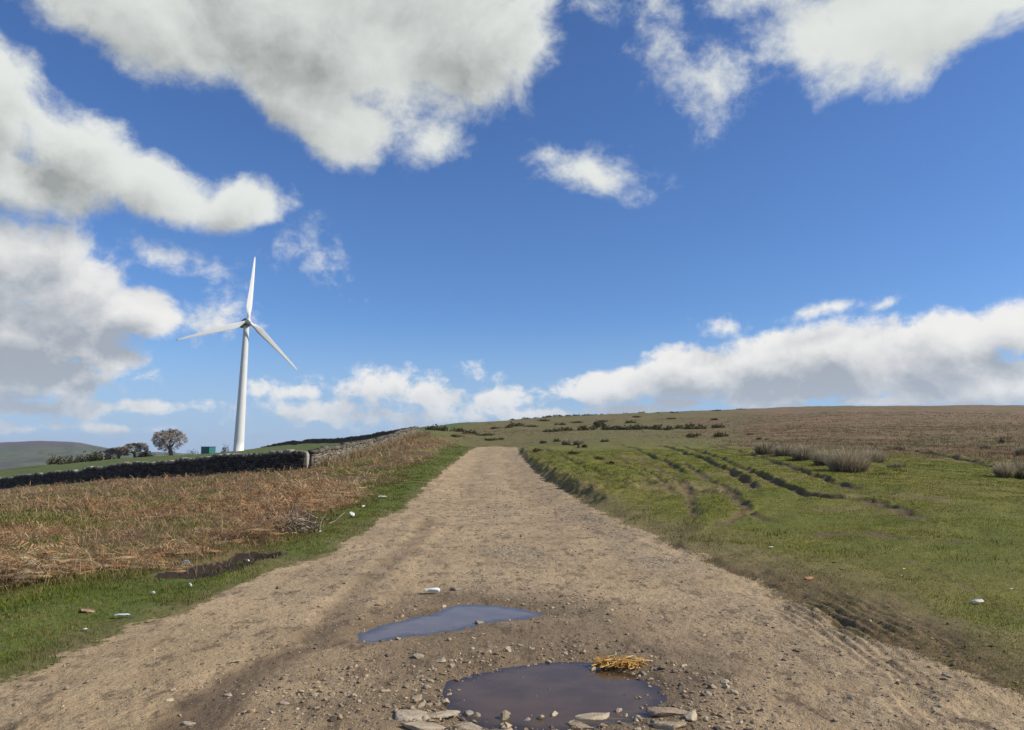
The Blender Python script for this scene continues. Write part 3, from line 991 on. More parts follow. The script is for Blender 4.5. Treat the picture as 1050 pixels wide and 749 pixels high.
# ================================================================== puddles
def water_material(silt_a, silt_b):
    m = bpy.data.materials.new('muddy_water')
    m.use_nodes = True
    t = m.node_tree
    t.nodes.clear()
    k = NT(t)
    P = k.n('ShaderNodeNewGeometry').outputs['Position']
    at = k.n('ShaderNodeAttribute', attribute_name='tint')
    dep = k.n('ShaderNodeSeparateColor')
    k.put(dep.inputs[0], at.outputs['Color'])
    n = k.noise(P, 3.0, 4, 0.6)
    bp = k.n('ShaderNodeBump')
    bp.inputs['Strength'].default_value = 0.07
    bp.inputs['Distance'].default_value = 0.01
    k.put(bp.inputs['Height'], k.noise(k.mapping(P, (9, 16, 9)), 1.0, 3, 0.5))
    df = k.n('ShaderNodeBsdfDiffuse')
    k.put(df.inputs[0], k.mix(k.smooth(n, 0.3, 0.7), silt_a, silt_b))
    tr = k.n('ShaderNodeBsdfTransparent')
    tr.inputs[0].default_value = (0.97, 0.92, 0.84, 1)
    mx = k.n('ShaderNodeMixShader')
    k.put(mx.inputs[0], k.smooth(dep.outputs[0], 0.0, 0.30, 0.50, 1.0))
    k.L.new(tr.outputs[0], mx.inputs[1])
    k.L.new(df.outputs[0], mx.inputs[2])
    gl = k.n('ShaderNodeBsdfGlossy')
    gl.inputs['Roughness'].default_value = 0.03
    k.L.new(bp.outputs[0], gl.inputs['Normal'])
    fr = k.n('ShaderNodeFresnel')
    fr.inputs[0].default_value = 1.33
    k.L.new(bp.outputs[0], fr.inputs['Normal'])
    m2 = k.n('ShaderNodeMixShader')
    k.L.new(fr.outputs[0], m2.inputs[0])
    k.L.new(mx.outputs[0], m2.inputs[1])
    k.L.new(gl.outputs[0], m2.inputs[2])
    o = k.n('ShaderNodeOutputMaterial')
    k.L.new(m2.outputs[0], o.inputs[0])
    return m


for P, MW, lab in ((PUD1, water_material((0.150, 0.125, 0.105), (0.185, 0.155, 0.130)), 'bluish long puddle on the track, the farther one'), (PUD2, water_material((0.082, 0.053, 0.027), (0.112, 0.074, 0.038)), 'broad brown stony puddle at the near end of the track')):
    lo, hi = P.min(0) - 0.25, P.max(0) + 0.25
    nx, ny = 110, 90
    gx, gy = np.meshgrid(np.linspace(lo[0], hi[0], nx), np.linspace(lo[1], hi[1], ny), indexing='ij')
    gx, gy = gx.ravel(), gy.ravel()
    dp = WATER_Z - H(gx, gy)
    i, j = np.meshgrid(np.arange(nx - 1), np.arange(ny - 1), indexing='ij')
    q = np.stack([i * ny + j, (i + 1) * ny + j, (i + 1) * ny + j + 1, i * ny + j + 1], -1).reshape(-1, 4)
    inside = (poly_sd(gx, gy, P) < 0.2) & (dp > -0.012)
    q = q[inside[q].any(1)]
    used = np.unique(q)
    re = np.full(nx * ny, -1)
    re[used] = np.arange(len(used))
    V = np.column_stack([gx[used], gy[used], np.full(len(used), WATER_Z)])
    c = np.clip(dp[used] / 0.05, 0, 1)[:, None] * np.ones((1, 3))
    tag(link_mesh('puddle', V, re[q], MW, col=c, smooth=True), lab, 'puddle', kind='structure')


# ================================================================== scatter helpers
def scatter(n, r0, r1, a0, a1, p, seed):
    """plan points between two ranges and azimuths (deg), density falling as r^-p"""
    g = np.random.default_rng(seed)
    u = g.random(n)
    e = 2.0 - p
    r = (r0 ** e + u * (r1 ** e - r0 ** e)) ** (1 / e) if abs(e) > 1e-6 else r0 * (r1 / r0) ** u
    a = R(1) * (a0 + (a1 - a0) * g.random(n))
    return r * np.sin(a), r * np.cos(a), r


def blades(x, y, z, h, w, lean, g, c_lo, c_hi, vary=0.25, head=None, curl=0.6):
    """curved two-segment grass blades; returns verts, [quads, tris], tints"""
    n = len(x)
    th = g.random(n) * 2 * np.pi if head is None else head
    ld = np.stack([np.cos(th), np.sin(th), np.zeros(n)], 1)
    ph = g.random(n) * np.pi
    wd = np.stack([np.cos(ph), np.sin(ph), np.zeros(n)], 1) * (w / 2)[:, None]
    b = np.stack([x, y, z], 1)
    up = np.array([0, 0, 1.0])
    m = b + ld * (h * lean * 0.4)[:, None] + up * (h * 0.58)[:, None]
    t = b + ld * (h * lean)[:, None] + up * (h * (1 - curl * np.minimum(lean, 1.2) * 0.35))[:, None]
    b = b - up * 0.01
    V = np.stack([b - wd, b + wd, m + wd * 0.75, m - wd * 0.75, t], 1).reshape(-1, 3)
    i = np.arange(n)[:, None] * 5
    q = i + np.array([[0, 1, 2, 3]])
    tr = i + np.array([[3, 2, 4]])
    f = (1 + vary * (g.random(n) * 2 - 1))[:, None]
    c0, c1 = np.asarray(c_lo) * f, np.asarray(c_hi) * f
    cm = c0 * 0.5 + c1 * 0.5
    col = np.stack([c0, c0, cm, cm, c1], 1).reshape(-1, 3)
    return V, [q, tr], col


def merge(parts):
    V, F3, F4, Cc, off = [], [], [], [], 0
    for v, fs, c in parts:
        V.append(v)
        Cc.append(c)
        for f in fs:
            (F3 if f.shape[1] == 3 else F4).append(f + off)
        off += len(v)
    out = []
    if F4:
        out.append(np.concatenate(F4))
    if F3:
        out.append(np.concatenate(F3))
    return np.concatenate(V), out, np.concatenate(Cc)


ML = material('leaf', (1, 1, 1), 0.75, 0.15, 0.12, 3.0, tint=True, transl=0.22, warm=True)
MS = material('dead_stalk', (1, 1, 1), 0.8, 0.15, 0.15, 4.0, tint=True, transl=0.25)
MST = material('stone', (1, 1, 1), 0.9, 0.15, 0.28, 9.0, bump=0.5, bscale=60, tint=True)


def build_turf():
    parts = []
    # lush verge on the left
    x, y, r = scatter(520000, 4.0, 115, -40, 2, 1.4, 11)
    M = masks(x, y)
    g = np.random.default_rng(12)
    k = (np.maximum(M['lush'], 0.6 * (M['soil'] > 0.5)) * (1 - M['field']) > g.random(len(x))) & (fbm(x, y, 2.0, 3, 97) > -0.55 + 0.35 * g.random(len(x))) & (M['rs'] > 0.0 + 0.55 * g.random(len(x)) ** 2) & (M['soil'] < 0.5 + 2.0 * (g.random(len(x)) < 0.28))
    x, y, r = x[k], y[k], r[k]
    tall = 0.6 + 0.9 * sst(fbm(x, y, 1.2, 3, 91), -0.2, 0.6)
    h = (0.022 + 0.042 * g.random(len(x))) * tall
    w = 0.0045 * np.maximum(1, r / 7.0)
    dry = 0.12 + 0.5 * sst(fbm(x, y, 0.7, 4, 96), -0.05, 0.5) + 0.45 * (1 - sst(M['rs'][k], 0.1, 0.55)) + 0.3 * sst(bracken_sd(x, y), -0.9, -0.1)
    col = np.where((g.random(len(x)) < dry)[:, None], [[0.27, 0.20, 0.09]], [[0.140, 0.182, 0.020]])
    col = col * (0.7 + 0.5 * sst(fbm(x, y, 1.4, 3, 92), -0.5, 0.5))[:, None]
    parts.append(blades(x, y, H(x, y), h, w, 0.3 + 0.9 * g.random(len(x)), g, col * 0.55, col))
    # cropped turf on the right
    x, y, r = scatter(620000, 4.2, 70, -4, 42, 1.3, 13)
    M = masks(x, y)
    k = (x > edge_r(y)) & (M['rs'] > 0.05 + 0.4 * g.random(len(x))) & (M['soil'] < 0.45) & (M['fringe'] < 0.35 + 0.7 * g.random(len(x))) & (M['moor'] < g.random(len(x)))
    x, y, r = x[k], y[k], r[k]
    h = (0.008 + 0.020 * g.random(len(x))) * (0.6 + 0.8 * sst(fbm(x, y, 0.9, 3, 93), -0.3, 0.5)) * (1 + 0.6 * sst(r, 12, 40))
    w = 0.0042 * np.maximum(1, r / 7.0)
    straw = sst(fbm(x, y, 0.5, 4, 94), 0.0, 0.6)
    col = np.where((g.random(len(x)) < 0.16 + 0.42 * straw)[:, None], [[0.30, 0.235, 0.100]], [[0.205, 0.232, 0.024]])
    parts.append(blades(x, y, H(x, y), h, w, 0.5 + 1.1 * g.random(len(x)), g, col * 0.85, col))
    # thin dead grass where turf gives out into mud
    x, y, r = scatter(150000, 4.2, 40, -2, 42, 1.4, 18)
    M = masks(x, y)
    k = (x > edge_r(y) - 0.3) & (M['rs'] > -0.1) & (M['rs'] < 2.6) & (M['fringe'] + M['soil'] > 0.25 + 0.5 * g.random(len(x))) & (fbm(x, y, 2.2, 4, 98) > 0.0)
    x, y, r = x[k], y[k], r[k]
    h = 0.010 + 0.030 * g.random(len(x))
    w = 0.0045 * np.maximum(1, r / 7.0)
    col = np.where((g.random(len(x)) < 0.6)[:, None], [[0.32, 0.25, 0.115]], [[0.20, 0.20, 0.05]])
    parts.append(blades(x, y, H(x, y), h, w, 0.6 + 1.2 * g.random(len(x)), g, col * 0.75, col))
    # coarser tufts along the bank and over the hummocks
    x, y, r = scatter(520, 12, 75, -3, 42, 1.2, 17)
    M = masks(x, y)
    k = (x > edge_r(y)) & (M['rs'] > 0.1) & (M['moor'] < 0.5) & (fbm(x, y, 0.25, 3, 95) + 0.9 * (M['rs'] < 2.5) > 0.15)
    x, y, r = np.repeat(x[k], 45), np.repeat(y[k], 45), np.repeat(r[k], 45)
    x = x + g.normal(size=len(x)) * 0.20
    y = y + g.normal(size=len(x)) * 0.20
    h = 0.04 + 0.07 * g.random(len(x))
    w = 0.005 * np.maximum(1, r / 8.0)
    col = np.where((g.random(len(x)) < 0.35)[:, None], [[0.28, 0.22, 0.10]], [[0.13, 0.145, 0.032]])
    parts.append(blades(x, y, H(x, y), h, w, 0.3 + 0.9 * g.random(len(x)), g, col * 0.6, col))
    # grass under and through the bracken
    x, y, r = scatter(160000, 5, 60, -42, 0, 1.2, 15)
    M = masks(x, y)
    k = (bracken_sd(x, y) > 0) & (~left_of_wall(x, y)) & (M['br'] < 0.2 + 0.8 * g.random(len(x)) + 0.5 * (bracken_sd(x, y) < 1.3)) & (M['soil'] < 0.4)
    x, y, r = x[k], y[k], r[k]
    h = 0.05 + 0.08 * g.random(len(x))
    w = 0.005 * np.maximum(1, r / 7.0)
    col = np.where((g.random(len(x)) < 0.3)[:, None], [[0.30, 0.23, 0.105]], [[0.140, 0.165, 0.034]])
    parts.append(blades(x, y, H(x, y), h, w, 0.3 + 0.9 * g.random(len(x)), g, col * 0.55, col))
    V, Fc, col = merge(parts)
    tag(link_mesh('grass', V, Fc, ML, col=col), 'short green grass on the verge and the common', 'grass', kind='stuff')


def fronds(x, y, z, L, g, npin, stem_w, hue):
    """dead bracken fronds: an arched stalk with shrivelled side leaflets"""
    n, K = len(x), 5
    th = g.random(n) * 2 * np.pi
    e = R(1) * (8 + 62 * g.random(n) ** 1.2)
    bend = R(1) * (40 + 75 * g.random(n))
    P = [np.stack([x, y, z - 0.02], 1)]
    D = []
    for s in range(K):
        ang = e - bend * (s + 0.5) / K
        d = np.stack([np.cos(th) * np.cos(ang), np.sin(th) * np.cos(ang), np.sin(ang)], 1)
        D.append(d)
        P.append(P[-1] + d * (L / K)[:, None])
        P[-1][:, 2] = np.maximum(P[-1][:, 2], z + 0.015)
    P = np.stack(P, 1)                        # n,K+1,3
    side = np.stack([-np.sin(th), np.cos(th), np.zeros(n)], 1)
    wd = side[:, None, :] * (stem_w / 2)[:, None, None] * np.linspace(1, 0.4, K + 1)[None, :, None]
    SV = np.stack([P - wd, P + wd], 2).reshape(n, -1, 3)
    nv = SV.shape[1] + 3 * npin
    idx = np.arange(n)[:, None] * nv
    quads = np.concatenate([idx + np.array([[2 * s, 2 * s + 1, 2 * s + 3, 2 * s + 2]]) for s in range(K)])
    PV, tris = [], []
    for j in range(npin):
        t = 0.25 + 0.72 * (j // 2 + 0.5) / (npin / 2)
        f = t * K
        i0 = min(int(f), K - 1)
        p = P[:, i0] * (1 - (f - i0)) + P[:, i0 + 1] * (f - i0)
        sg = 1 if j % 2 else -1
        ln = L * 0.36 * (1.15 - t) * (0.5 + g.random(n))
        drop = -0.1 - 0.9 * g.random(n)
        dr = side * sg + D[i0] * (0.5 * g.random(n))[:, None] + np.array([0, 0, 1.0]) * drop[:, None]
        tip = p + dr * ln[:, None]
        tip[:, 2] = np.maximum(tip[:, 2], z + 0.005)
        hwid = D[i0] * (L * 0.011 * (0.6 + g.random(n)))[:, None]
        PV += [p - hwid, p + hwid, tip]
        b = SV.shape[1] + 3 * j
        tris.append(idx + np.array([[b, b + 1, b + 2]]))
    V = np.concatenate([SV, np.stack(PV, 1)], 1).reshape(-1, 3)
    col = np.repeat(hue, nv, axis=0)
    return V, [quads, np.concatenate(tris)], col


def bracken_hue(n, g, straw):
    pal = np.array([[0.40, 0.240, 0.118], [0.33, 0.180, 0.082], [0.47, 0.325, 0.180], [0.52, 0.39, 0.235], [0.19, 0.112, 0.060], [0.42, 0.262, 0.138]])
    pr = np.array([.30, .28, .13, .06, .12, .11])
    c = pal[g.choice(len(pal), n, p=pr)]
    c = np.where((g.random(n) < straw)[:, None], np.array([[0.44, 0.33, 0.19]]), c)
    return c * (0.75 + 0.5 * g.random((n, 1)))


def build_bracken():
    g = np.random.default_rng(21)
    parts = []
    for n, r0, r1, npin, p, sd in ((20000, 5.5, 14, 16, 1.0, 22), (40000, 13, 34, 10, 1.0, 23), (36000, 32, 120, 5, 1.1, 24)):
        x, y, r = scatter(n, r0, r1, -43, 0, p, sd)
        M = masks(x, y)
        k = M['br'] > 0.15 + 0.75 * g.random(n)
        k &= (bracken_sd(x, y) > 0.1 + 1.3 * g.random(n) ** 2) & (M['soil'] < 0.4)
        hump = fbm(x, y, 0.5, 4, 33)
        k &= (hump + 0.35 * fbm(x, y, 1.7, 3, 38) > -0.26 + 0.42 * g.random(n))
        x, y, r, hump = x[k], y[k], r[k], hump[k]
        L = (0.26 + 0.36 * g.random(len(x))) * (0.75 + 0.55 * sst(hump, -0.3, 0.5)) * (1 + 0.25 * sst(r, 20, 60))
        L = L * (0.62 + 0.38 * sst(r, 8, 15))
        L = L * np.where(bracken_sd(x, y) < 0.6, 0.8, 1.0) * (1 + 0.45 * sst(hump, 0.05, 0.5) * (bracken_sd(x, y) < 5))
        # fronds lie on each other in heaps
        z = H(x, y) + (0.20 + 0.25 * (bracken_sd(x, y) < 5)) * sst(hump, -0.1, 0.5) * g.random(len(x))
        straw = 0.10 + 0.45 * sst(fbm(x, y, 0.2, 3, 34), 0.0, 0.5) + 0.35 * sst(y, 18, 26) * (x > -8)
        hue = bracken_hue(len(x), g, straw)
        parts.append(fronds(x, y, z, L, g, npin, 0.006 * np.maximum(1, r / 9.0), hue))
    V, Fc, col = merge(parts)
    tag(link_mesh('bracken', V, Fc, MS, col=col), 'dead brown bracken over the slope left of the track', 'bracken', kind='stuff')
    # pale bents standing through it
    x, y, r = scatter(32000, 6, 120, -43, 0, 1.15, 26)
    uu = g.random(9000)
    xw, yw = W1A[0] + 0.95 + (W2B[0] - W1A[0]) * uu + np.abs(g.normal(size=9000)) * 0.7, W1A[1] + (W2B[1] - W1A[1]) * uu
    thick = fbm(yw, yw * 0, 0.25, 3, 37) > -0.35 + 0.35 * g.random(9000)
    M = masks(x, y)
    k = (bracken_sd(x, y) > 0.0) & (~left_of_wall(x, y)) & (fbm(x, y, 0.33, 3, 35) > -0.25 + 0.5 * g.random(len(x)))
    x, y = np.append(x[k], xw[thick]), np.append(y[k], yw[thick])
    r = np.hypot(x, y)
    h = 0.10 + 0.24 * g.random(len(x))
    h[k.sum():] *= 2.8
    w = 0.0035 * np.maximum(1, r / 6.0)
    col = np.array([[0.40, 0.30, 0.17]]) * (0.7 + 0.6 * g.random((len(x), 1)))
    V, Fc, col = blades(x, y, H(x, y), h, w, 0.2 + 1.2 * g.random(len(x)), g, col * 0.6, col)
    tag(link_mesh('dry_grass', V, Fc, MS, col=col), 'pale dry grass standing among the dead bracken', 'dry grass', kind='stuff')


def build_moor():
    """tussocks that roughen the upland"""
    g = np.random.default_rng(31)
    parts = []
    x, y, r = scatter(42000, 30, 300, -10, 44, 1.6, 32)
    M = masks(x, y)
    k = (M['moor'] > 0.1 + 0.6 * g.random(len(x))) & (M['road'] < 0.2)
    x, y, r = x[k], y[k], r[k]
    z = H(x, y)
    tone = fbm(x, y, 0.09, 4, 36)
    for j in range(5):
        a, s = g.random(len(x)) * 6.28, 0.25 * (1 + r / 120) * g.random(len(x))
        h = (0.10 + 0.20 * g.random(len(x)))
        w = 0.010 * np.maximum(1, r / 26.0)
        pale = np.array([[0.33, 0.24, 0.135]])
        brown = np.array([[0.25, 0.150, 0.085]])
        olive = np.array([[0.19, 0.17, 0.062]])
        c = np.where((tone > 0.12)[:, None], brown, np.where((tone < -0.2)[:, None], olive, pale))
        c = np.where((g.random(len(x)) < 0.18)[:, None], np.array([[0.15, 0.105, 0.068]]), c)
        c = c * (0.7 + 0.5 * g.random((len(x), 1)))
        parts.append(blades(x + s * np.cos(a), y + s * np.sin(a), z, h, w, 0.3 + 0.9 * g.random(len(x)), g, c * 0.85, c))
    V, Fc, col = merge(parts)
    tag(link_mesh('moor_grass', V, Fc, MS, col=col), 'brown tussocky moor grass over the upland', 'moor grass', kind='stuff')


build_turf()
build_bracken()
build_moor()


# ================================================================== stones and grit
import bmesh


def ico(sub):
    bm = bmesh.new()
    bmesh.ops.create_icosphere(bm, subdivisions=sub, radius=1.0)
    bm.verts.ensure_lookup_table()
    V = np.array([v.co for v in bm.verts])
    Fc = np.array([[v.index for v in f.verts] for f in bm.faces])
    bm.free()
    return V, Fc


ICO1, ICO2, ICO3 = ico(1), ico(2), ico(3)


def chip(V, g, cuts=9, tight=0.55):
    """knock flat facets off a ball until it is an angular stone"""
    V = V.copy()
    for _ in range(cuts):
        n = g.normal(size=3)
        n /= np.linalg.norm(n)
        c = tight + 0.35 * g.random()
        ex = np.maximum(0, V @ n - c)
        V -= ex[:, None] * n
    return V


STONE_PAL = np.array([[0.40, 0.31, 0.20], [0.32, 0.245, 0.16], [0.48, 0.40, 0.28], [0.24, 0.185, 0.125], [0.36, 0.30, 0.22], [0.17, 0.135, 0.10]])


def build_grit():
    g = np.random.default_rng(41)
    protos = [chip(ICO2[0], g, 12, 0.32) for _ in range(14)]
    x, y, r = scatter(130000, 3.6, 34, -40, 38, 1.6, 42)
    M = masks(x, y)
    p1, p2 = poly_sd(x, y, PUD1), poly_sd(x, y, PUD2)
    heap = np.maximum(1 - sst(np.abs(p2 + 0.18 * fbm(x, y, 1.5, 3, 43) - 0.18), 0.12, 0.60), 0.8 * (1 - sst(np.hypot((x - 0.5) / 0.9, (y - 8.1) / 0.8), 0.4, 1.1)))
    heap = np.maximum(heap, 0.9 * (1 - sst(np.hypot((x + 1.0) / 0.9, (y - 5.4) / 1.3), 0.3, 1.0)))
    heap = np.maximum(heap, 0.55 * (1 - sst(np.abs(p1 - 0.25), 0.1, 0.5)) * (y > 7.5))
    prob = (0.05 + 0.16 * sst(fbm(x, y, 0.7, 4, 44), -0.1, 0.5) + 0.14 * M['grit'] + 0.55 * heap) * np.where(M['rs'] < 0.05, 1.0, np.where((M['rs'] < 1.8) & (x > 0), 0.3 + 1.6 * M['soil'], 0.0)) * ((p1 > 0) & (p2 > -0.12))
    prob = prob + 0.01 * ((p2 < -0.1))
    k = g.random(len(x)) < prob
    x, y, r, heap, rsk = x[k], y[k], r[k], heap[k], M['rs'][k]
    n = len(x)
    s = np.exp(g.normal(math.log(0.0066), 0.65, n)) * (1 + 0.30 * heap) * np.maximum(1, r / 11.0)
    s = np.clip(s, 0.003, 0.036)
    z = H(x, y) + s * 0.08
    z = np.where(poly_sd(x, y, PUD2) < -0.1, np.maximum(z, WATER_Z), z)
    parts = []
    which = g.integers(0, len(protos), n)
    for t in range(len(protos)):
        q = np.where(which == t)[0]
        if not len(q):
            continue
        a = g.random(len(q)) * 6.283
        B = protos[t]
        sc = np.stack([s[q] * (0.8 + 0.6 * g.random(len(q))), s[q] * (0.8 + 0.5 * g.random(len(q))), s[q] * (0.45 + 0.4 * g.random(len(q)))], 1)
        W = B[None] * sc[:, None]
        c, d = np.cos(a)[:, None], np.sin(a)[:, None]
        X = W[..., 0] * c - W[..., 1] * d + x[q][:, None]
        Y = W[..., 0] * d + W[..., 1] * c + y[q][:, None]
        Z = W[..., 2] + z[q][:, None]
        V = np.stack([X, Y, Z], -1).reshape(-1, 3)
        Fc = (ICO2[1][None] + (np.arange(len(q)) * len(B))[:, None, None]).reshape(-1, 3)
        hue = STONE_PAL[g.integers(0, len(STONE_PAL), len(q))] * (0.75 + 0.4 * g.random((len(q), 1)))
        hue = np.where((rsk[q] > 0.0)[:, None] & (g.random((len(q), 1)) < 0.75), np.array([[0.125, 0.085, 0.052]]) * (0.7 + 0.7 * g.random((len(q), 1))), hue)
        parts.append((V, [Fc], np.repeat(hue, len(B), 0)))
    V, Fc, col = merge(parts)
    tag(link_mesh('gravel', V, Fc, MST, col=col), 'loose grit and small stones strewn over the track', 'gravel', kind='stuff')


build_grit()


def stone(px, py, wpx, hr, dr, hue, label, group=None, name='stone', seed=0, rz=0.0, sink=0.36, cuts=11, water=False):
    """one loose stone at a photo pixel; width in photo pixels, height and depth as a share of the width"""
    g = np.random.default_rng(1000 + seed)
    p = ground_at(px, py)
    if water:
        p = img2ground(px, py, lambda x, y: np.zeros_like(x) + WATER_Z)
        p = np.array([p[0], p[1], WATER_Z])
    w = (1.2 if name == 'flat_stone' else 1.0) * wpx * math.hypot(p[1], EYE) / F
    V = chip(ICO3[0], g, cuts + 5, 0.34)
    V = V / np.abs(V).max(0)
    if hr < 0.4:
        V[:, 2] = np.minimum(V[:, 2], 0.45 + 0.12 * V[:, 0]) + 0.04 * g.normal(size=len(V))
    V = V * np.array([w / 2, w * dr / 2, w * hr / 2])
    V += 0.012 * w * g.normal(size=V.shape) * 0.4
    col = np.tile(np.array(hue), (len(V), 1)) * (0.92 + 0.16 * g.random((len(V), 1)))
    o = link_mesh(name, V, ICO3[1], MST, col=col)
    o.location = (p[0], p[1] + w * dr * 0.3, p[2] + w * hr * (0.5 - sink))
    o.rotation_euler = (R(g.uniform(-5, 5)), R(g.uniform(-6, 6)), rz)
    return tag(o, label, 'stone', group)


PALE, TAN, GREY, DARK = (0.46, 0.38, 0.27), (0.38, 0.30, 0.20), (0.30, 0.26, 0.21), (0.17, 0.14, 0.11)
G_SLAB = 'flat slabs bedded at the near edge of the brown puddle'
stone(418, 739, 38, .16, .55, PALE, 'pale cracked flat slab left of the brown puddle, leftmost of its row', G_SLAB, 'flat_stone', 1, R(-18))
stone(447, 738, 38, .14, .50, PALE, 'wide pale flat slab second from the left beside the brown puddle', G_SLAB, 'flat_stone', 2, R(8))
stone(476, 748, 34, .16, .50, (0.42, 0.34, 0.24), 'tan flat slab touching the near left corner of the brown puddle', G_SLAB, 'flat_stone', 3, R(-6))
stone(438, 750, 44, .14, .5, (0.43, 0.35, 0.25), 'broad tan slab in front of the two pale slabs at the bottom edge', G_SLAB, 'flat_stone', 4, R(3))
stone(684, 735, 42, .22, .40, (0.37, 0.28, 0.19), 'long brown flat stone at the right end of the brown puddle', None, 'flat_stone', 5, R(-10))
stone(710, 739, 20, .5, .8, PALE, 'pale tilted wedge stone right of the long brown flat stone', None, 'stone', 6, R(30))
stone(606, 742, 34, .25, .6, PALE, 'pale flat stone in the middle of the brown puddle near edge', None, 'flat_stone', 7, R(5))
stone(569, 741, 16, .7, .8, PALE, 'pale upright block on the near edge left of the flat one', None, 'stone', 8, R(25))
stone(594, 748, 24, .3, .6, TAN, 'tan low stone at the bottom edge below the puddle middle', None, 'flat_stone', 9, R(-12))
stone(692, 749, 30, .3, .7, TAN, 'tan rounded slab at the bottom edge below the long brown stone', None, 'flat_stone', 10, R(12))
stone(517, 738, 12, .8, .8, TAN, 'tan blocky stone standing at the near left water\'s edge', None, 'stone', 11, R(15), water=True)
stone(480, 735, 11, .55, .8, GREY, 'small grey stone at the left end of the brown water', None, 'stone', 12, R(5))
stone(554, 738, 8, .7, .8, PALE, 'small white pebble half sunk at the near edge of the brown water', None, 'stone', 13, 0, water=True)
stone(540, 743, 14, .5, .8, GREY, 'grey low stone at the near edge between two paler ones', None, 'stone', 14, 0)
stone(519, 746, 12, .45, .9, PALE, 'pale flat chip in front of the tan blocky stone', None, 'stone', 15, 0)
stone(635, 731, 8, .9, .9, PALE, 'pale cube-like stone standing alone in the brown water', None, 'stone', 16, R(20), water=True)
stone(608, 688, 7, .7, .9, PALE, 'white pebble in the water below the yellow straw', None, 'stone', 17, 0, water=True)
stone(622, 684, 11, .6, .8, TAN, 'tan stone under the left end of the yellow straw', None, 'stone', 18, 0)
stone(452, 680, 14, .55, .8, PALE, 'pale stone on the gravel between the two puddles, left', None, 'stone', 19, R(-20))
stone(462, 685, 9, .6, .8, GREY, 'grey stone just right of and below the pale one between the puddles', None, 'stone', 20, R(20))
stone(429, 676, 12, .6, .8, GREY, 'grey stone on the gravel left of the brown puddle', None, 'stone', 21, R(20))
stone(522, 669, 9, .8, .8, PALE, 'pale upright stone alone between the two puddles, centre', None, 'stone', 22, R(20))
stone(455, 722, 12, .6, .8, PALE, 'pale stone at the left tip of the brown puddle', None, 'stone', 23, R(-10))
stone(428, 718, 13, .5, .8, TAN, 'tan stone on gravel above the leftmost slab', None, 'stone', 24, R(30))
stone(746, 707, 9, .7, .9, PALE, 'single pale stone on bare clay right of the brown puddle', None, 'stone', 25, R(30))
stone(467, 605.5, 14, .35, .7, (0.27, 0.24, 0.20), 'grey flat stone beside the white scrap beyond the far puddle', None, 'stone', 26, R(-5))
stone(492, 640, 10, .4, .8, GREY, 'grey stone at the near edge of the far puddle', None, 'stone', 27, R(10))
stone(285, 604, 6, .6, .8, DARK, 'small dark stone on bare clay near the left verge', None, 'stone', 28, R(10))
stone(238, 680, 12, .25, .7, PALE, 'pale flat chip left of the damp trail', None, 'flat_stone', 29, R(10))
stone(233, 715, 10, .3, .7, (0.42, 0.35, 0.26), 'pale flat chip beside the damp trail lower down', None, 'flat_stone', 30, R(-10))
stone(190, 745, 14, .3, .7, PALE, 'pale flat chip at the bottom edge left of the damp trail', None, 'flat_stone', 31, R(-10))
stone(88, 629, 16, .3, .7, (0.36, 0.25, 0.17), 'flat tan stone lying in the left verge grass', None, 'flat_stone', 32, R(-4))
stone(830, 594, 10, .35, .7, (0.48, 0.25, 0.13), 'flat orange stone on the right edge of the track', None, 'flat_stone', 33, R(10))
gg = np.random.default_rng(5)
for i in range(26):
    a = gg.uniform(0, 1)
    px, py = [(gg.uniform(690, 735), gg.uniform(690, 735)), (gg.uniform(405, 455), gg.uniform(690, 730)), (gg.uniform(480, 600), gg.uniform(745, 749)), (gg.uniform(560, 700), gg.uniform(664, 680))][i % 4]
    stone(px, py, gg.uniform(4, 8), gg.uniform(.5, .8), .85, [TAN, GREY, DARK, (0.40, 0.33, 0.24)][gg.integers(0, 4)],
          'small broken stone in the rubble rim of the brown puddle', 'small stones in the puddle\'s rubble rim', 'stone', 60 + i, gg.uniform(0, 6))


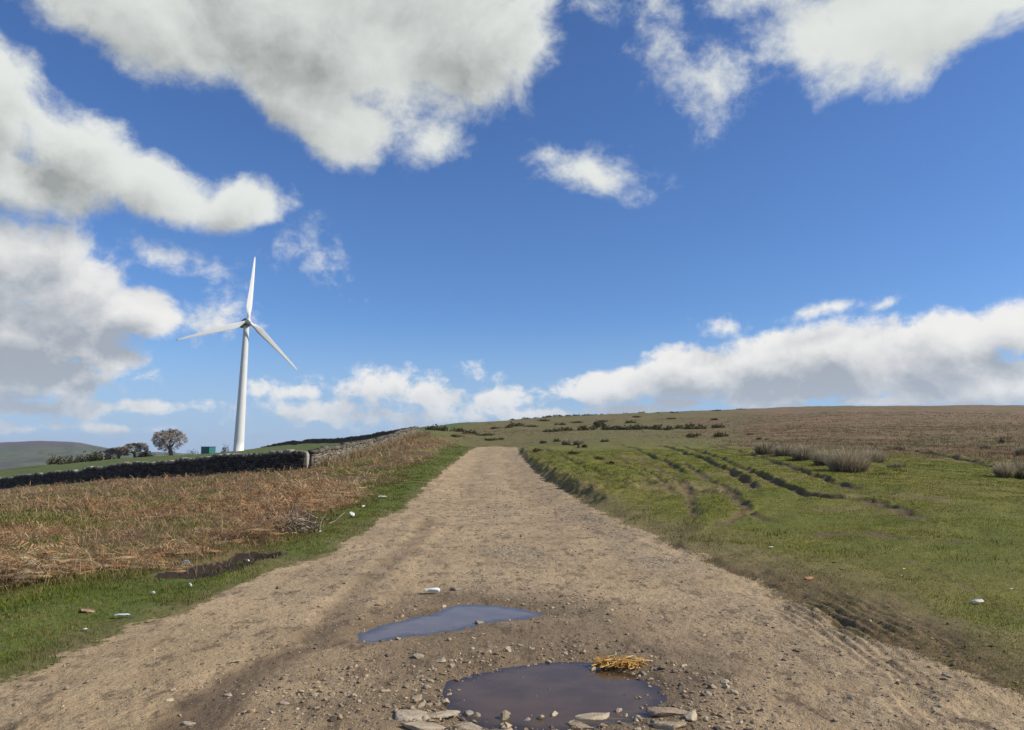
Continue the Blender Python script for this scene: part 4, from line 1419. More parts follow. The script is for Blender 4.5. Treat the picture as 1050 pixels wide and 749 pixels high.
# ================================================================== dry-stone walls
def wall(name, A, B, height, label, thick=0.55, course=0.17, lend=0.42, tone=(0.21, 0.18, 0.14), seed=0, mat=None, cope=0.22, cope_tone=(0.25, 0.235, 0.20), group=None, jit=1.0):
    g = np.random.default_rng(300 + seed)
    A, B = np.array(A, float), np.array(B, float)
    D = B - A
    Ln = np.linalg.norm(D)
    u = D / Ln
    v = np.array([-u[1], u[0]])
    o = empty(name, (A[0], A[1], float(H(np.array([A[0]]), np.array([A[1]]))[0])), label=label, cat='wall', group=group)
    base = np.array(o.location)
    nC = max(2, int(round((height - cope) / course)))
    cube = np.array([(sx, sy, sz) for sz in (0, 1) for sx, sy in ((0, -.5), (1, -.5), (1, .5), (0, .5))], float)
    fq = np.array([(3, 2, 1, 0), (4, 5, 6, 7), (0, 1, 5, 4), (1, 2, 6, 5), (2, 3, 7, 6), (3, 0, 4, 7)])

    def lay(z0, h, ln, th, tone_, upright=False):
        s = [0.0]
        while s[-1] < Ln:
            s.append(s[-1] + ln * g.uniform(0.55, 1.5))
        s = np.array(s)
        n = len(s) - 1
        l = np.diff(s) * g.uniform(0.86, 0.985, n)
        hh = h * (g.uniform(0.90, 1.12, n) if not upright else g.uniform(0.55, 1.35, n))
        tt = th * g.uniform(0.88, 1.1, n)
        W = np.repeat(cube[None], n, 0).copy()
        W[..., 0] = W[..., 0] * l[:, None] + s[:-1, None]
        W[..., 1] *= tt[:, None]
        W[..., 2] *= hh[:, None]
        W += g.normal(size=W.shape) * np.array([0.025, 0.022, 0.016]) * jit
        X = A[0] + u[0] * W[..., 0] + v[0] * W[..., 1]
        Y = A[1] + u[1] * W[..., 0] + v[1] * W[..., 1]
        mid = s[:-1] + l / 2
        gz = H(A[0] + u[0] * mid, A[1] + u[1] * mid)
        sag = 0.13 * fbm(mid, mid * 0, 0.25, 3, seed + 5)
        Z = W[..., 2] + (gz + z0 * (1 + sag) + 0.0)[:, None]
        hue = np.array(tone_)[None] * g.uniform(0.4, 1.5, (n, 1)) * np.stack([np.ones(n), g.uniform(.95, 1.03, n), g.uniform(.88, 1.06, n)], 1)
        V = np.stack([X, Y, Z], -1).reshape(-1, 3) - base
        Fc = (fq[None] + (np.arange(n) * 8)[:, None, None]).reshape(-1, 4)
        return V, [Fc], np.repeat(hue, 8, 0)
    ch = (height - cope + 0.15) / nC
    V, Fc, col = merge([lay(-0.15 + c * ch, ch * 1.0, lend, thick * (1.0 - 0.25 * c / nC), tone) for c in range(nC)])
    link_mesh('masonry', V, Fc, mat or MST, o, col=col)
    # hearting, so daylight does not show through the joints
    V, Fc, col = lay(-0.2, height - cope + 0.2, 1.2, thick * 0.5, tuple(c * .7 for c in tone))
    link_mesh('hearting', V, Fc, mat or MST, o, col=col)
    V, Fc, col = lay(height - cope, cope, 0.26, thick * 0.9, cope_tone, True)
    link_mesh('coping', V, Fc, mat or MST, o, col=col)
    return o


W_TONE = (0.070, 0.060, 0.050)  # weathered gritstone, blackened further so the tone carries the face's shade
w1 = wall('dry_stone_wall', W1A, W1B, 1.42, 'long dark dry-stone wall with pale coping crossing the slope in front of the turbine', tone=W_TONE, seed=1)
w2 = wall('dry_stone_wall', W1A + np.array([0.45, 0.35]), W2B, 1.25, 'sunlit overgrown dry-stone wall climbing from the corner towards the crest', tone=(0.20, 0.18, 0.14), seed=2, cope_tone=(0.13, 0.115, 0.095), jit=1.7)
w3 = wall('dry_stone_wall', W2B + np.array([-0.6, 0.5]), W3B, 0.95, 'far dark wall along the skyline of the green field', tone=(0.12, 0.11, 0.09), seed=3, cope_tone=(0.15, 0.14, 0.115))
g = np.random.default_rng(77)
V = chip(ICO2[0], g, 8, 0.55)
V = V / np.abs(V).max(0) * np.array([0.15, 0.14, 0.72])
pz = float(H(np.array([W1A[0]]), np.array([W1A[1]]))[0])
o = link_mesh('gate_stone', V, ICO2[1], MST, col=np.tile([[0.42, 0.38, 0.31]], (len(V), 1)))
o.location = (W1A[0] + 0.25, W1A[1] - 0.25, pz + 0.72)
tag(o, 'pale upright stone ending the dark wall at its corner', 'stone')


# ================================================================== wind turbine
def lathe(prof, seg=32):
    """(radius, z) pairs turned about Z"""
    a = np.linspace(0, 2 * np.pi, seg, endpoint=False)
    V = np.concatenate([np.stack([r * np.cos(a), r * np.sin(a), np.full(seg, z)], 1) for r, z in prof])
    i = np.arange(seg)
    Fc = np.concatenate([np.stack([i + k * seg, (i + 1) % seg + k * seg, (i + 1) % seg + (k + 1) * seg, i + (k + 1) * seg], 1) for k in range(len(prof) - 1)])
    return V, Fc


def bevel_box(name, sx, sy, sz, mat, parent, loc=(0, 0, 0), bev=0.05, seg=3, shear=None):
    bm = bmesh.new()
    bmesh.ops.create_cube(bm, size=1.0)
    for v in bm.verts:
        v.co = Vector((v.co.x * sx, v.co.y * sy, v.co.z * sz))
        if shear:
            shear(v)
    bmesh.ops.bevel(bm, geom=bm.edges[:], offset=bev, segments=seg, affect='EDGES', profile=0.5)
    me = bpy.data.meshes.new(name)
    bm.to_mesh(me)
    bm.free()
    me.materials.append(mat)
    o = bpy.data.objects.new(name, me)
    o.location = loc
    C.objects.link(o)
    if parent:
        o.parent = parent
    return o


M_TOWER = material('tower_paint', (0.60, 0.605, 0.60), 0.45, 0.4, 0.03, 0.6)
M_BLADE = material('blade_paint', (0.62, 0.625, 0.615), 0.40, 0.4, 0.03, 0.8)
M_NAC = material('nacelle_grey', (0.17, 0.175, 0.18), 0.5, 0.4, 0.1, 1.5)
M_DARK = material('dark_metal', (0.06, 0.063, 0.07), 0.5, 0.4, 0.1, 3)


def build_turbine():
    tx = -62.8
    ty = 178.0
    tz = float(H(np.array([tx]), np.array([ty]))[0])
    top = ray(253, 331)
    hub_h = EYE + top[2] / top[1] * ty - tz
    root = empty('wind_turbine', (tx, ty, tz), label='white three-bladed wind turbine standing in the field beyond the dark wall', cat='wind turbine')
    root.rotation_euler = (0, R(1.4), 0)
    th = hub_h - 0.75
    prof = [(1.22, -0.6), (1.22, 0.0), (1.18, 0.02)]
    for k in range(1, 13):
        prof.append((1.18 - (1.18 - 0.62) * k / 12, th * k / 12))
    V, Fc = lathe(prof, 40)
    link_mesh('tower', V, Fc, M_TOWER, root, smooth=True)
    V, Fc = lathe([(0.72, th - 0.05), (0.86, th), (0.86, th + 0.25), (0.7, th + 0.3)], 32)
    link_mesh('yaw_ring', V, Fc, M_DARK, root, smooth=False)
    yaw = R(31)                           # the rotor looks towards the viewer and a little right
    ax = Vector((math.sin(yaw), -math.cos(yaw), 0.05)).normalized()
    Y = -ax
    X = Vector((0, 0, 1)).cross(ax) * -1
    X.normalize()
    Zv = ax.cross(X) * -1
    if Zv.z < 0:
        Zv = -Zv
    # rotor frame: columns right, back, up
    right = Vector((math.cos(yaw), math.sin(yaw), 0))
    up = right.cross(Y).normalized()
    Mr = Matrix((right, Y, up)).transposed().to_4x4()
    hub_c = Vector((0, 0, hub_h)) + ax * 1.9
    # nacelle: long housing with a raised cooler hood and a lighter lid
    nac = bevel_box('nacelle', 1.75, 4.6, 1.60, M_NAC, root, bev=0.28, seg=4)
    nac.matrix_local = Matrix.Translation(Vector((0, 0, hub_h)) - ax * 1.0) @ Mr
    lid = bevel_box('roof_hood', 1.35, 2.7, 0.36, M_TOWER, nac, loc=(0, 0.35, 0.84), bev=0.10)
    mast = bevel_box('instrument_mast', 0.08, 0.08, 0.7, M_DARK, nac, loc=(0.3, 1.6, 1.25), bev=0.01, seg=1)
    V, Fc = lathe([(0.60, -0.65), (0.64, -0.2), (0.61, 0.20), (0.50, 0.55), (0.30, 0.80), (0.10, 0.90), (0.001, 0.92)], 32)
    hub = link_mesh('hub', V, Fc, M_BLADE, root, smooth=True)
    hub.matrix_local = Matrix.Translation(hub_c) @ Mr @ Matrix.Rotation(R(90), 4, 'X')
    L = 16.1
    # blade sections: span, chord, thickness, twist
    sect = [(0.55, 0.62, 0.62, 0), (1.2, 0.66, 0.58, 14), (2.2, 1.15, 0.42, 16), (3.3, 1.50, 0.34, 14), (5.0, 1.34, 0.26, 9), (7.5, 1.06, 0.19, 6), (10.5, 0.78, 0.13, 3), (13.8, 0.52, 0.09, 1), (15.5, 0.34, 0.06, 0), (L, 0.10, 0.03, 0)]
    ns = 16
    V = []
    for s, ch, tk, tw in sect:
        for i in range(ns):
            a = 2 * math.pi * i / ns
            cx = math.cos(a) * ch / 2
            ty_ = math.sin(a) * tk / 2 * (1.0 if s < 1.5 else (0.55 + 0.45 * math.cos(a)) * 1.25)
            cx -= 0.0 if s < 1.5 else ch * 0.17
            t = R(tw + 4)
            V.append((cx * math.cos(t) - ty_ * math.sin(t), cx * math.sin(t) + ty_ * math.cos(t) + 0.105 * s * (s / L), s))
    V = np.array(V)
    n = len(sect)
    i = np.arange(ns)
    Fc = [np.concatenate([np.stack([i + k * ns, (i + 1) % ns + k * ns, (i + 1) % ns + (k + 1) * ns, i + (k + 1) * ns], 1) for k in range(n - 1)]), np.arange(ns)[None] + (n - 1) * ns]
    b0 = link_mesh('blade', V, Fc, M_BLADE, root, smooth=True)
    for k, a in enumerate((4.0, 130.5, 249.5)):
        b = b0
        if k:
            b = b0.copy()
            C.objects.link(b)
            b.parent = root
        b.matrix_local = Matrix.Translation(hub_c) @ Mr @ Matrix.Rotation(R(a), 4, 'Y')
    return root


build_turbine()


# ================================================================== teal cabin by the turbine
def build_cabin():
    M_T = material('teal_paint', (0.022, 0.135, 0.125), 0.55, 0.35, 0.15, 2.0)
    M_TD = material('blue_paint', (0.020, 0.060, 0.125), 0.55, 0.35, 0.12, 2.0)
    yy = 172.0
    cxm = (215.5 - 525) / F * yy
    z = float(H(np.array([cxm]), np.array([yy]))[0])
    root = empty('utility_cabin', (cxm, yy, z), R(-24), label='small teal cabin with a blue end standing left of the turbine foot', cat='cabin')
    root.scale = (0.84, 0.84, 0.84)
    bevel_box('wall', 2.9, 2.2, 1.7, M_T, root, (0, 0, 0.92), 0.02, 1)
    bevel_box('roof', 3.1, 2.4, 0.12, M_TD, root, (0, 0, 1.83), 0.03, 1)
    e = bevel_box('end_panel', 0.04, 2.1, 1.62, M_TD, root, (-1.475, 0, 0.92), 0.008, 1)
    d = bevel_box('door', 0.9, 0.04, 1.45, M_T, root, (0.5, -1.125, 0.86), 0.008, 1)
    bevel_box('handle', 0.05, 0.05, 0.18, M_DARK, d, (0.34, -0.045, 0), 0.01, 1)
    bevel_box('plinth', 2.8, 2.1, 0.22, material('concrete', (0.3, 0.29, 0.27)), root, (0, 0, -0.04), 0.02, 1)


build_cabin()


# ================================================================== trees and shrubs
M_BARK = material('bark', (0.13, 0.105, 0.08), 0.9, 0.1, 0.3, 3.0)
M_TWIG = material('twig', (0.31, 0.26, 0.21), 0.9, 0.1, 0.3, 1.0)


def prism(p, q, r0, r1, ns=4):
    d = q - p
    d = d / (np.linalg.norm(d) + 1e-9)
    a = np.cross(d, [0.3, 0.9, 0.2])
    a /= np.linalg.norm(a) + 1e-9
    b = np.cross(d, a)
    t = np.linspace(0, 2 * np.pi, ns, endpoint=False)
    ring = np.cos(t)[:, None] * a + np.sin(t)[:, None] * b
    V = np.concatenate([p + ring * r0, q + ring * r1])
    i = np.arange(ns)
    return V, [np.stack([i, (i + 1) % ns, (i + 1) % ns + ns, i + ns], 1)], np.ones((2 * ns, 3))


def bare_tree(px, py, hpx, wpx, depth, label, seed, kind='bare_tree', cat='tree', lean=0.0, trunk_share=0.17, levels=6, twig_r=0.018, group=None):
    g = np.random.default_rng(500 + seed)
    x = (px - 525) / F * depth
    z = float(H(np.array([x]), np.array([depth]))[0])
    h, w = hpx * depth / F, wpx * depth / F
    root = empty(kind, (x, depth, z - 0.05), label=label, cat=cat, group=group)
    T, Cw = [], []

    def grow(p, d, L, r, lv):
        segs = 2
        for s in range(segs):
            d = d + g.normal(size=3) * 0.13 + np.array([lean * 0.05, 0, 0.03])
            d = d / np.linalg.norm(d)
            q = p + d * L / segs
            r1 = r * 0.86
            (T if lv <= 2 else Cw).append(prism(p, q, r, r1, 6 if lv <= 1 else 3))
            p, r = q, r1
        if lv >= levels:
            return
        kids = 4 if lv < 1 else (3 if lv < 2 else (4 if lv < levels - 1 else 6))
        for c in range(kids):
            th = 2 * np.pi * (c + g.random() * 0.7) / kids
            sp = g.uniform(0.45, 0.95)
            a = np.cross(d, [0.1, 0.2, 1.0])
            a = a / (np.linalg.norm(a) + 1e-9) if np.linalg.norm(a) > 0.05 else np.array([1.0, 0, 0])
            b = np.cross(d, a)
            nd = d * 0.8 + (np.cos(th) * a + np.sin(th) * b) * sp * 1.15 + np.array([lean * 0.18, 0, 0.02])
            nd = nd / np.linalg.norm(nd)
            grow(p, nd, L * g.uniform(0.62, 0.86), max(r * 0.62, twig_r), lv + 1)
    grow(np.zeros(3), np.array([lean * 0.1, 0, 1.0]), h * trunk_share, h * 0.040, 0)
    allv = np.concatenate([v for v, _, _ in T + Cw])
    lo, hi = np.percentile(allv, 0.5, axis=0), np.percentile(allv, 99.5, axis=0)
    sx = w / max(hi[0] - lo[0], 0.1)
    sz = h / max(hi[2], 0.1)
    for nm, parts, m in (('trunk', T, M_BARK), ('crown', Cw, M_TWIG)):
        if not parts:
            continue
        V, Fc, col = merge(parts)
        V = V * np.array([sx, sx, sz])
        link_mesh(nm, V, Fc, m, root)
    return root


bare_tree(178, 468, 27, 30, 180, 'tallest bare round-crowned tree on the field edge left of the cabin', 1, lean=-0.5)
bare_tree(141, 470, 15, 26, 182, 'low spreading bare tree left of the tallest one', 2, lean=-0.4, trunk_share=0.15)
bare_tree(125, 471, 12, 20, 184, 'small dark bare thorn crowding the left side of the spreading tree', 3, lean=-0.3, trunk_share=0.15)


def bush(px, py, wpx, hpx, label, cols, seed, name='gorse_bush', cat='bush', group=None, depth=None, nleaf=420, leaf=0.085):
    """a dense low shrub: a thicket of small leaf faces in an uneven dome"""
    g = np.random.default_rng(700 + seed)
    if depth:
        x = (px - 525) / F * depth
        p = np.array([x, depth, float(H(np.array([x]), np.array([depth]))[0])])
    else:
        p = ground_at(px, py)
    w, h = wpx * p[1] / F, (0.62 if name == 'gorse_bush' else 1.0) * hpx * p[1] / F
    n = nleaf
    lob = g.normal(size=(5, 3)) * np.array([0.45, 0.35, 0.12])
    which = g.integers(0, 5, n)
    d = g.normal(size=(n, 3))
    d /= np.linalg.norm(d, axis=1, keepdims=True)
    rad = g.random(n) ** 0.45
    q = lob[which] + d * rad[:, None] * np.array([0.55, 0.5, 0.75]) * g.uniform(0.7, 1.1, (n, 1))
    q[:, 2] = np.abs(q[:, 2])
    q = q / np.array([np.percentile(np.abs(q[:, 0]), 97), np.percentile(np.abs(q[:, 1]), 97), np.percentile(q[:, 2], 97)])
    q = q * np.array([w / 2, max(w * 0.35, 0.4), h])
    s = leaf * (w * h) ** 0.5 * g.uniform(0.7, 1.5, n)
    a = g.normal(size=(n, 3)); a /= np.linalg.norm(a, axis=1, keepdims=True)
    b = np.cross(a, g.normal(size=(n, 3))); b /= np.linalg.norm(b, axis=1, keepdims=True)
    V = np.stack([q - a * s[:, None], q + b * s[:, None] * 0.7, q + a * s[:, None], q - b * s[:, None] * 0.7], 1).reshape(-1, 3)
    Fc = np.arange(4 * n).reshape(n, 4)
    c = np.array(cols)[g.integers(0, len(cols), n)] * g.uniform(0.7, 1.3, (n, 1))
    o = link_mesh(name, V, Fc, ML, col=np.repeat(c, 4, 0))
    o.location = p - np.array([0, 0, 0.06 * h])
    o.rotation_euler = (0, 0, g.uniform(-0.3, 0.3))
    return tag(o, label, cat, group)


HEDGE = [(0.095, 0.075, 0.050), (0.070, 0.070, 0.030), (0.12, 0.09, 0.055), (0.055, 0.060, 0.028)]
bush(64, 474, 22, 8, 'broad grey-brown hedge shrub on the field edge, leftmost of the hedge', HEDGE, 1, 'hedge_shrub', 'shrub', depth=190, nleaf=900, leaf=0.05)
bush(80, 473.5, 14, 7, 'low dark shrub filling the gap between two larger hedge shrubs', HEDGE, 2, 'hedge_shrub', 'shrub', depth=188, nleaf=600, leaf=0.055)
bush(98, 472.5, 24, 10, 'dark olive rounded hedge shrub, the darkest of the hedge', [(0.055, 0.058, 0.026), (0.075, 0.07, 0.035)], 3, 'hedge_shrub', 'shrub', depth=186, nleaf=900, leaf=0.05)
bush(114, 471.5, 15, 8, 'small brown hedge shrub at the foot of the dark bare thorn', HEDGE, 4, 'hedge_shrub', 'shrub', depth=187, nleaf=600, leaf=0.055)
bush(152, 470, 20, 6, 'low reddish brown shrub under the spreading bare tree', [(0.13, 0.085, 0.055), (0.10, 0.07, 0.04)], 5, 'hedge_shrub', 'shrub', depth=183, nleaf=600, leaf=0.055)

TWIGGY = [(0.17, 0.14, 0.11), (0.12, 0.10, 0.075)]
bush(201, 467, 13, 6, 'faint small bare shrub between the tallest tree and the cabin', TWIGGY, 6, 'bare_shrub', 'shrub', depth=186, nleaf=160, leaf=0.06)
bush(232, 464, 8, 6, 'small dark shrub between the cabin and the turbine foot', [(0.06, 0.055, 0.03), (0.09, 0.075, 0.045)], 7, 'bare_shrub', 'shrub', depth=183, nleaf=260, leaf=0.07)
bush(1027, 448, 11, 9, 'lone dark leafless bush standing on the brown moor at right', [(0.10, 0.07, 0.06), (0.07, 0.055, 0.045)], 8, 'bare_shrub', 'shrub', depth=78, nleaf=500, leaf=0.045)
GORSE = [(0.055, 0.060, 0.026), (0.085, 0.078, 0.034), (0.120, 0.085, 0.050), (0.048, 0.050, 0.024), (0.100, 0.095, 0.042)]
G_HILL = 'dark gorse bushes scattered over the middle of the slope'
G_SKY = 'tiny dark bushes along the skyline'
hill = [(712, 440, 24, 7), (737, 439, 16, 5), (735, 448, 22, 6), (709, 448, 18, 5), (733, 431, 8, 3),
        (566, 443, 18, 4), (582, 442, 20, 5), (600, 441, 20, 6), (612, 438, 16, 9), (622, 441, 22, 7), (637, 441, 20, 6), (652, 441, 18, 8), (664, 440, 14, 5), (676, 441, 22, 7), (692, 440, 16, 5),
        (618, 433, 10, 3), (590, 434, 14, 3), (575, 436, 12, 3), (645, 434, 14, 4), (532, 437, 20, 5), (545, 438, 14, 3), (520, 439, 12, 3), (507, 440, 12, 3), (560, 432, 14, 3),
        (498, 447, 18, 4), (484, 445, 16, 5), (470, 443, 14, 6), (455, 442, 22, 7), (441, 441, 16, 5), (465, 448, 18, 3), (505, 452, 14, 4), (515, 451, 8, 3),
        (555, 455, 12, 4), (570, 453, 8, 4), (618, 453, 14, 3), (600, 459, 14, 4), (590, 466, 12, 4), (612, 471, 12, 4), (548, 463, 14, 4), (628, 476, 12, 4), (710, 449, 10, 3), (770, 446, 8, 2), (780, 451, 12, 3), (690, 430, 12, 2), (655, 428, 12, 2)]
hill = [h for h in hill]
for i, (px, py, w, h) in enumerate(hill):
    bush(px, py, w, h, 'low dark gorse bush on the open slope beyond the track', GORSE, 20 + i, group=G_HILL, nleaf=320, leaf=0.10)
for i, px in enumerate([527, 540, 549, 558, 566, 573, 583, 592, 600, 607, 616, 624, 641, 660, 672, 690, 735, 760]):
    gq = np.random.default_rng(i)
    dep = 385.0
    bush(px, 0, gq.uniform(5, 11), gq.uniform(1.6, 2.8), 'tiny dark bush breaking the skyline of the slope', GORSE, 90 + i, group=G_SKY, depth=dep, nleaf=90, leaf=0.16)


# ================================================================== rushes
def rush(px, py, wpx, hpx, label, seed, nb=1500, dead=0.55, group=None):
    nb, dead = int(nb * 0.6), min(0.9, dead + 0.15)
    g = np.random.default_rng(800 + seed)
    p = ground_at(px, py)
    w, h = wpx * p[1] / F, hpx * p[1] / F
    a, rr = g.random(nb) * 2 * np.pi, np.sqrt(g.random(nb))
    bx, by = rr * np.cos(a) * w * 0.40, rr * np.sin(a) * min(w * 0.33, 0.9)
    gz = H(p[0] + bx, p[1] + by) - p[2]
    hh = h * (0.40 + 0.72 * g.random(nb) ** 0.8) * (1 - 0.45 * rr ** 2) * 1.08
    head = np.arctan2(by * 1.3, bx) + g.normal(size=nb) * 0.9
    lean = 0.12 + 0.95 * rr * g.random(nb) + 0.25 * g.random(nb) ** 2
    green = np.array([[0.060, 0.066, 0.030]])
    pale = np.array([[0.60, 0.50, 0.36]])
    dd = (g.random(nb) < dead)[:, None]
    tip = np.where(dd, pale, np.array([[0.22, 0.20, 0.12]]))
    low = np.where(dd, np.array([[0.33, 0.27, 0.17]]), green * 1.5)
    V, Fc, col = blades(bx, by, gz, hh, np.full(nb, 0.011) * max(1, p[1] / 18), lean, g, low, tip, head=head)
    o = link_mesh('rush_clump', V, Fc, MS, col=col)
    o.location = p
    return tag(o, label, 'rush clump', group)


rush(785, 466, 22, 15, 'small dark rush clump at the left end of the row on the green', 1, 1300, .45)
rush(806, 468, 26, 14, 'low dark rush clump second from the left in the row', 2, 1500, .4)
rush(826, 472, 28, 17, 'tall shaggy rush clump in the middle of the row', 3, 1700, .55)
rush(846, 477, 24, 18, 'dark-footed rush clump against the largest one', 4, 1600, .5)
rush(870, 484, 46, 27, 'largest pale rush clump at the front of the row on the green', 5, 3000, .7)
rush(896, 474, 26, 15, 'brownish rush clump at the right end of the row', 6, 1500, .7)
rush(919, 480, 22, 6, 'flattened green rush tuft right of the largest clump', 7, 700, .2)
rush(1031, 490, 20, 17, 'silvery rush clump at the right edge of the photo', 8, 1500, .75)
rush(1050, 490, 34, 18, 'dark wide rush clump cut by the right edge of the photo', 9, 2000, .4)
rush(1049, 467, 16, 10, 'small dark rush clump on the moor edge above the silvery one', 10, 800, .3)
rush(1011, 460, 12, 5, 'tiny dark tuft at the foot of the brown moor', 11, 500, .3)
rush(581, 456, 11, 7, 'round brown tussock just right of the track\'s far end, left of a pair', 12, 700, .5)
rush(593, 456, 11, 6.5, 'round brown tussock just right of the track\'s far end, right of a pair', 13, 700, .5)


# ================================================================== litter
M_PLA = material('white_plastic', (0.62, 0.62, 0.60), 0.45, 0.4, 0.05, 20)
M_CLR = material('cloudy_plastic', (0.46, 0.50, 0.50), 0.25, 0.5, 0.2, 14)
M_PAP = material('paper', (0.58, 0.56, 0.51), 0.85, 0.2, 0.08, 20)
M_BLUE = material('blue_cap', (0.03, 0.08, 0.25), 0.4, 0.4, 0.1, 20)


def crumple(name, px, py, wpx, hr, mat, label, seed, cat='litter', rz=0.0, deep=0.7, group=None):
    g = np.random.default_rng(900 + seed)
    p = ground_at(px, py)
    w = 0.8 * wpx * p[1] / F
    V = ICO3[0].copy()
    for _ in range(16):
        n = g.normal(size=3)
        n /= np.linalg.norm(n)
        V += np.abs(V @ n)[:, None] * n * g.uniform(-0.22, 0.22)
    V = chip(V, g, 12, 0.38)
    V = (V - V.mean(0)) / np.abs(V).max(0)
    V = V * np.array([w / 2, w * deep / 2, w * hr / 2])
    o = link_mesh(name, V, ICO3[1], mat)
    o.location = (p[0], p[1], p[2] + w * hr * 0.45 + 0.015)
    o.rotation_euler = (R(g.uniform(-8, 8)), R(g.uniform(-8, 8)), rz)
    return tag(o, label, cat, group)


def bottle(px, py, wpx, label, seed, mat, rz=0.0, squash=0.7):
    p = ground_at(px, py)
    L = wpx * p[1] / F
    k = L / 0.26
    prof = [(0.001, 0), (0.026, 0.002), (0.033, 0.01), (0.033, 0.06), (0.030, 0.075), (0.033, 0.09), (0.033, 0.16), (0.027, 0.195), (0.014, 0.225), (0.012, 0.24)]
    V, Fc = lathe([(r * k, z * k) for r, z in prof], 20)
    g = np.random.default_rng(seed)
    root = empty('plastic_bottle', (p[0], p[1], p[2] + 0.035 * k * squash + 0.02), rz, label=label, cat='bottle')

    def lay(v):
        v = np.stack([v[:, 2] - 0.13 * k, v[:, 1], v[:, 0] * squash], 1)
        v[:, 2] += 0.006 * k * np.sin(v[:, 0] / k * 55 + seed)
        return v
    link_mesh('bottle_body', lay(V), Fc, mat, root, smooth=True)
    V, Fc = lathe([(0.001, 0.262 * k), (0.015 * k, 0.262 * k), (0.015 * k, 0.240 * k), (0.001, 0.24 * k)], 14)
    link_mesh('cap', lay(V), Fc, M_BLUE if seed % 2 else M_PLA, root)
    return root


crumple('crumpled_bag', 361, 531, 9, .75, M_PLA, 'white crumpled bag at the foot of the bracken, the largest scrap on the left verge', 1)
crumple('paper_scrap', 365, 516, 3.5, .5, M_PAP, 'tiny white scrap in the bracken just above the crumpled bag', 2)
crumple('paper_scrap', 372.5, 521, 5, .7, M_PAP, 'small white scrap on the bracken edge right of the crumpled bag', 3, rz=R(40))
bottle(392, 511, 9, 'white plastic bottle lying on the left verge, farthest up the track', 4, M_PLA, R(4))
crumple('paper_scrap', 323, 539, 4, 1.1, M_PAP, 'upright pale scrap caught in the dead twigs', 5)
crumple('paper_scrap', 328, 547, 4, .6, M_PAP, 'pale scrap on the grass at the foot of the dead twigs', 6)
bottle(163, 563, 7, 'pinkish white bottle standing out of the bracken at left', 7, material('pink_plastic', (0.72, 0.62, 0.58), 0.5), R(60))
crumple('plastic_wrapper', 191, 580, 12, .5, M_CLR, 'bluish crumpled wrapper in the grass left of the black ditch', 8, rz=R(-10))
crumple('plastic_cup', 195, 603, 6, .8, M_PAP, 'cream crushed cup at the near end of the black ditch', 9)
crumple('paper_scrap', 157, 611, 6, .7, M_PLA, 'white scrap on the verge left of the crushed cup', 10)
bottle(126, 634, 16, 'long flattened grey bottle lying in the verge grass', 11, M_CLR, R(14), 0.5)
crumple('paper_scrap', 87, 648, 8, .3, M_PAP, 'flat white scrap lowest on the left verge', 12)
crumple('plastic_wrapper', 253, 577, 11, .3, M_CLR, 'grey cloudy wrapper at the far end of the black ditch', 13, rz=R(-20), deep=.5)
crumple('plastic_wrapper', 443, 609, 22, .28, M_PLA, 'white plastic scrap on the track beyond the far puddle', 14, deep=.55)
crumple('crushed_carton', 1003, 620, 15, .32, M_PAP, 'white crushed carton on the right grass, the largest scrap on that side', 15, rz=R(-14))
crumple('paper_scrap', 1037, 606, 5, .3, M_PAP, 'small white scrap on the grass near the right edge of the photo', 16)
crumple('paper_scrap', 978, 596, 5, .3, M_PAP, 'flat white scrap on the grass left of and above the crushed carton', 17)
crumple('paper_scrap', 927, 585, 4, .3, M_PAP, 'upper one of two tiny white scraps on the right grass', 18)
crumple('paper_scrap', 924, 592, 4, .3, M_PAP, 'lower one of two tiny white scraps on the right grass', 19)
crumple('paper_scrap', 790, 563, 6, .25, M_PAP, 'tiny pale scrap on the trodden fringe right of the track', 20)
crumple('paper_scrap', 234, 515, 4, .7, M_PAP, 'tiny white scrap high in the bracken below the dark wall', 21)


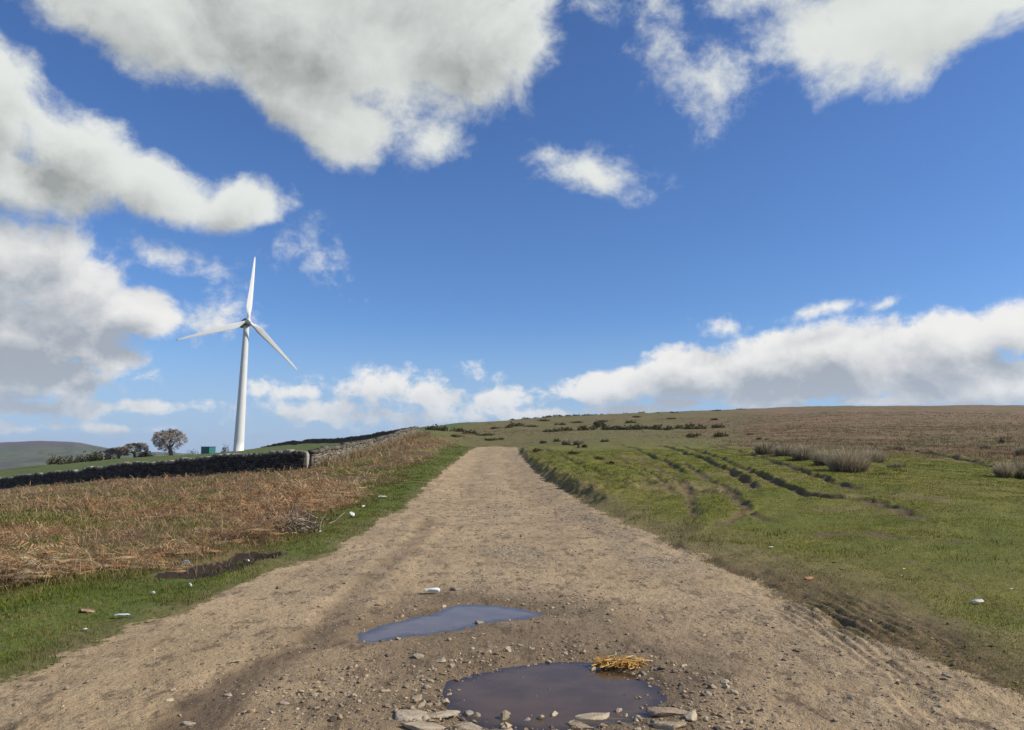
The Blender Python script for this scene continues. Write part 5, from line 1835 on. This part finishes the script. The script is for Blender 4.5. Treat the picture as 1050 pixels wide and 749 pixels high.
def straw_heap():
    g = np.random.default_rng(17)
    p = ground_at(635, 682)
    w = 50 * p[1] / F
    parts = []
    pal = np.array([[0.68, 0.38, 0.085], [0.74, 0.48, 0.15], [0.52, 0.27, 0.06], [0.76, 0.56, 0.26]])
    for i in range(520):
        c = np.array([g.normal() * w * 0.22, g.normal() * w * 0.10, 0.010 + abs(g.normal()) * 0.018])
        c[0] = np.clip(c[0], -w * .46, w * .46)
        th = g.random() * 6.28
        ln = g.uniform(0.04, 0.12)
        cur = g.uniform(-14, 14)
        n = 5
        pts = [c]
        a = th
        el = g.uniform(-0.5, 0.35)
        for s in range(n):
            a += cur * ln / n
            pts.append(pts[-1] + np.array([math.cos(a), math.sin(a), el * (0.6 - s * 0.3)]) * ln / n)
        pts = np.array(pts)
        pts[:, 2] = np.maximum(pts[:, 2], 0.004)
        wd = np.array([-math.sin(th), math.cos(th), g.uniform(-.6, .6)]) * g.uniform(0.0025, 0.005)
        V = np.stack([pts - wd, pts + wd], 1).reshape(-1, 3)
        q = np.array([[2 * s, 2 * s + 1, 2 * s + 3, 2 * s + 2] for s in range(n)])
        parts.append((V, [q], np.tile(pal[g.integers(0, 4)] * g.uniform(.7, 1.1), (len(V), 1))))
    V, Fc, col = merge(parts)
    o = link_mesh('straw_heap', V, Fc, MS, col=col)
    o.location = p
    tag(o, 'tangled heap of yellow straw at the far rim of the brown puddle', 'straw')


straw_heap()


def brush_pile(px, py, wpx, hpx, n, label, seed):
    g = np.random.default_rng(seed)
    p = ground_at(px, py)
    w, h = wpx * p[1] / F, hpx * p[1] / F
    parts = []
    for i in range(n):
        a = np.array([g.normal() * w * 0.22, g.normal() * w * 0.18, g.random() * h * 0.5])
        th, el = g.random() * 6.28, g.uniform(-0.3, 0.9)
        d = np.array([math.cos(th) * math.cos(el), math.sin(th) * math.cos(el), math.sin(el)])
        L = g.uniform(0.2, 0.6)
        r = g.uniform(0.006, 0.020)
        q = a
        for s in range(3):
            d = d + g.normal(size=3) * 0.22
            d /= np.linalg.norm(d)
            e = q + d * L / 3
            e[2] = max(e[2], 0.0)
            v, f, c = prism(q, e, r, r * 0.7, 4)
            parts.append((v, f, c * np.array([[0.30, 0.235, 0.18]]) * g.uniform(0.5, 1.6)))
            q, r = e, r * .7
    V, Fc, col = merge(parts)
    o = link_mesh('twig_pile', V, Fc, MS, col=col)
    o.location = p
    tag(o, label, 'twigs', kind='stuff')


brush_pile(302, 549, 62, 34, 130, 'tangle of dead grey twigs at the foot of the bracken beside the verge', 3)
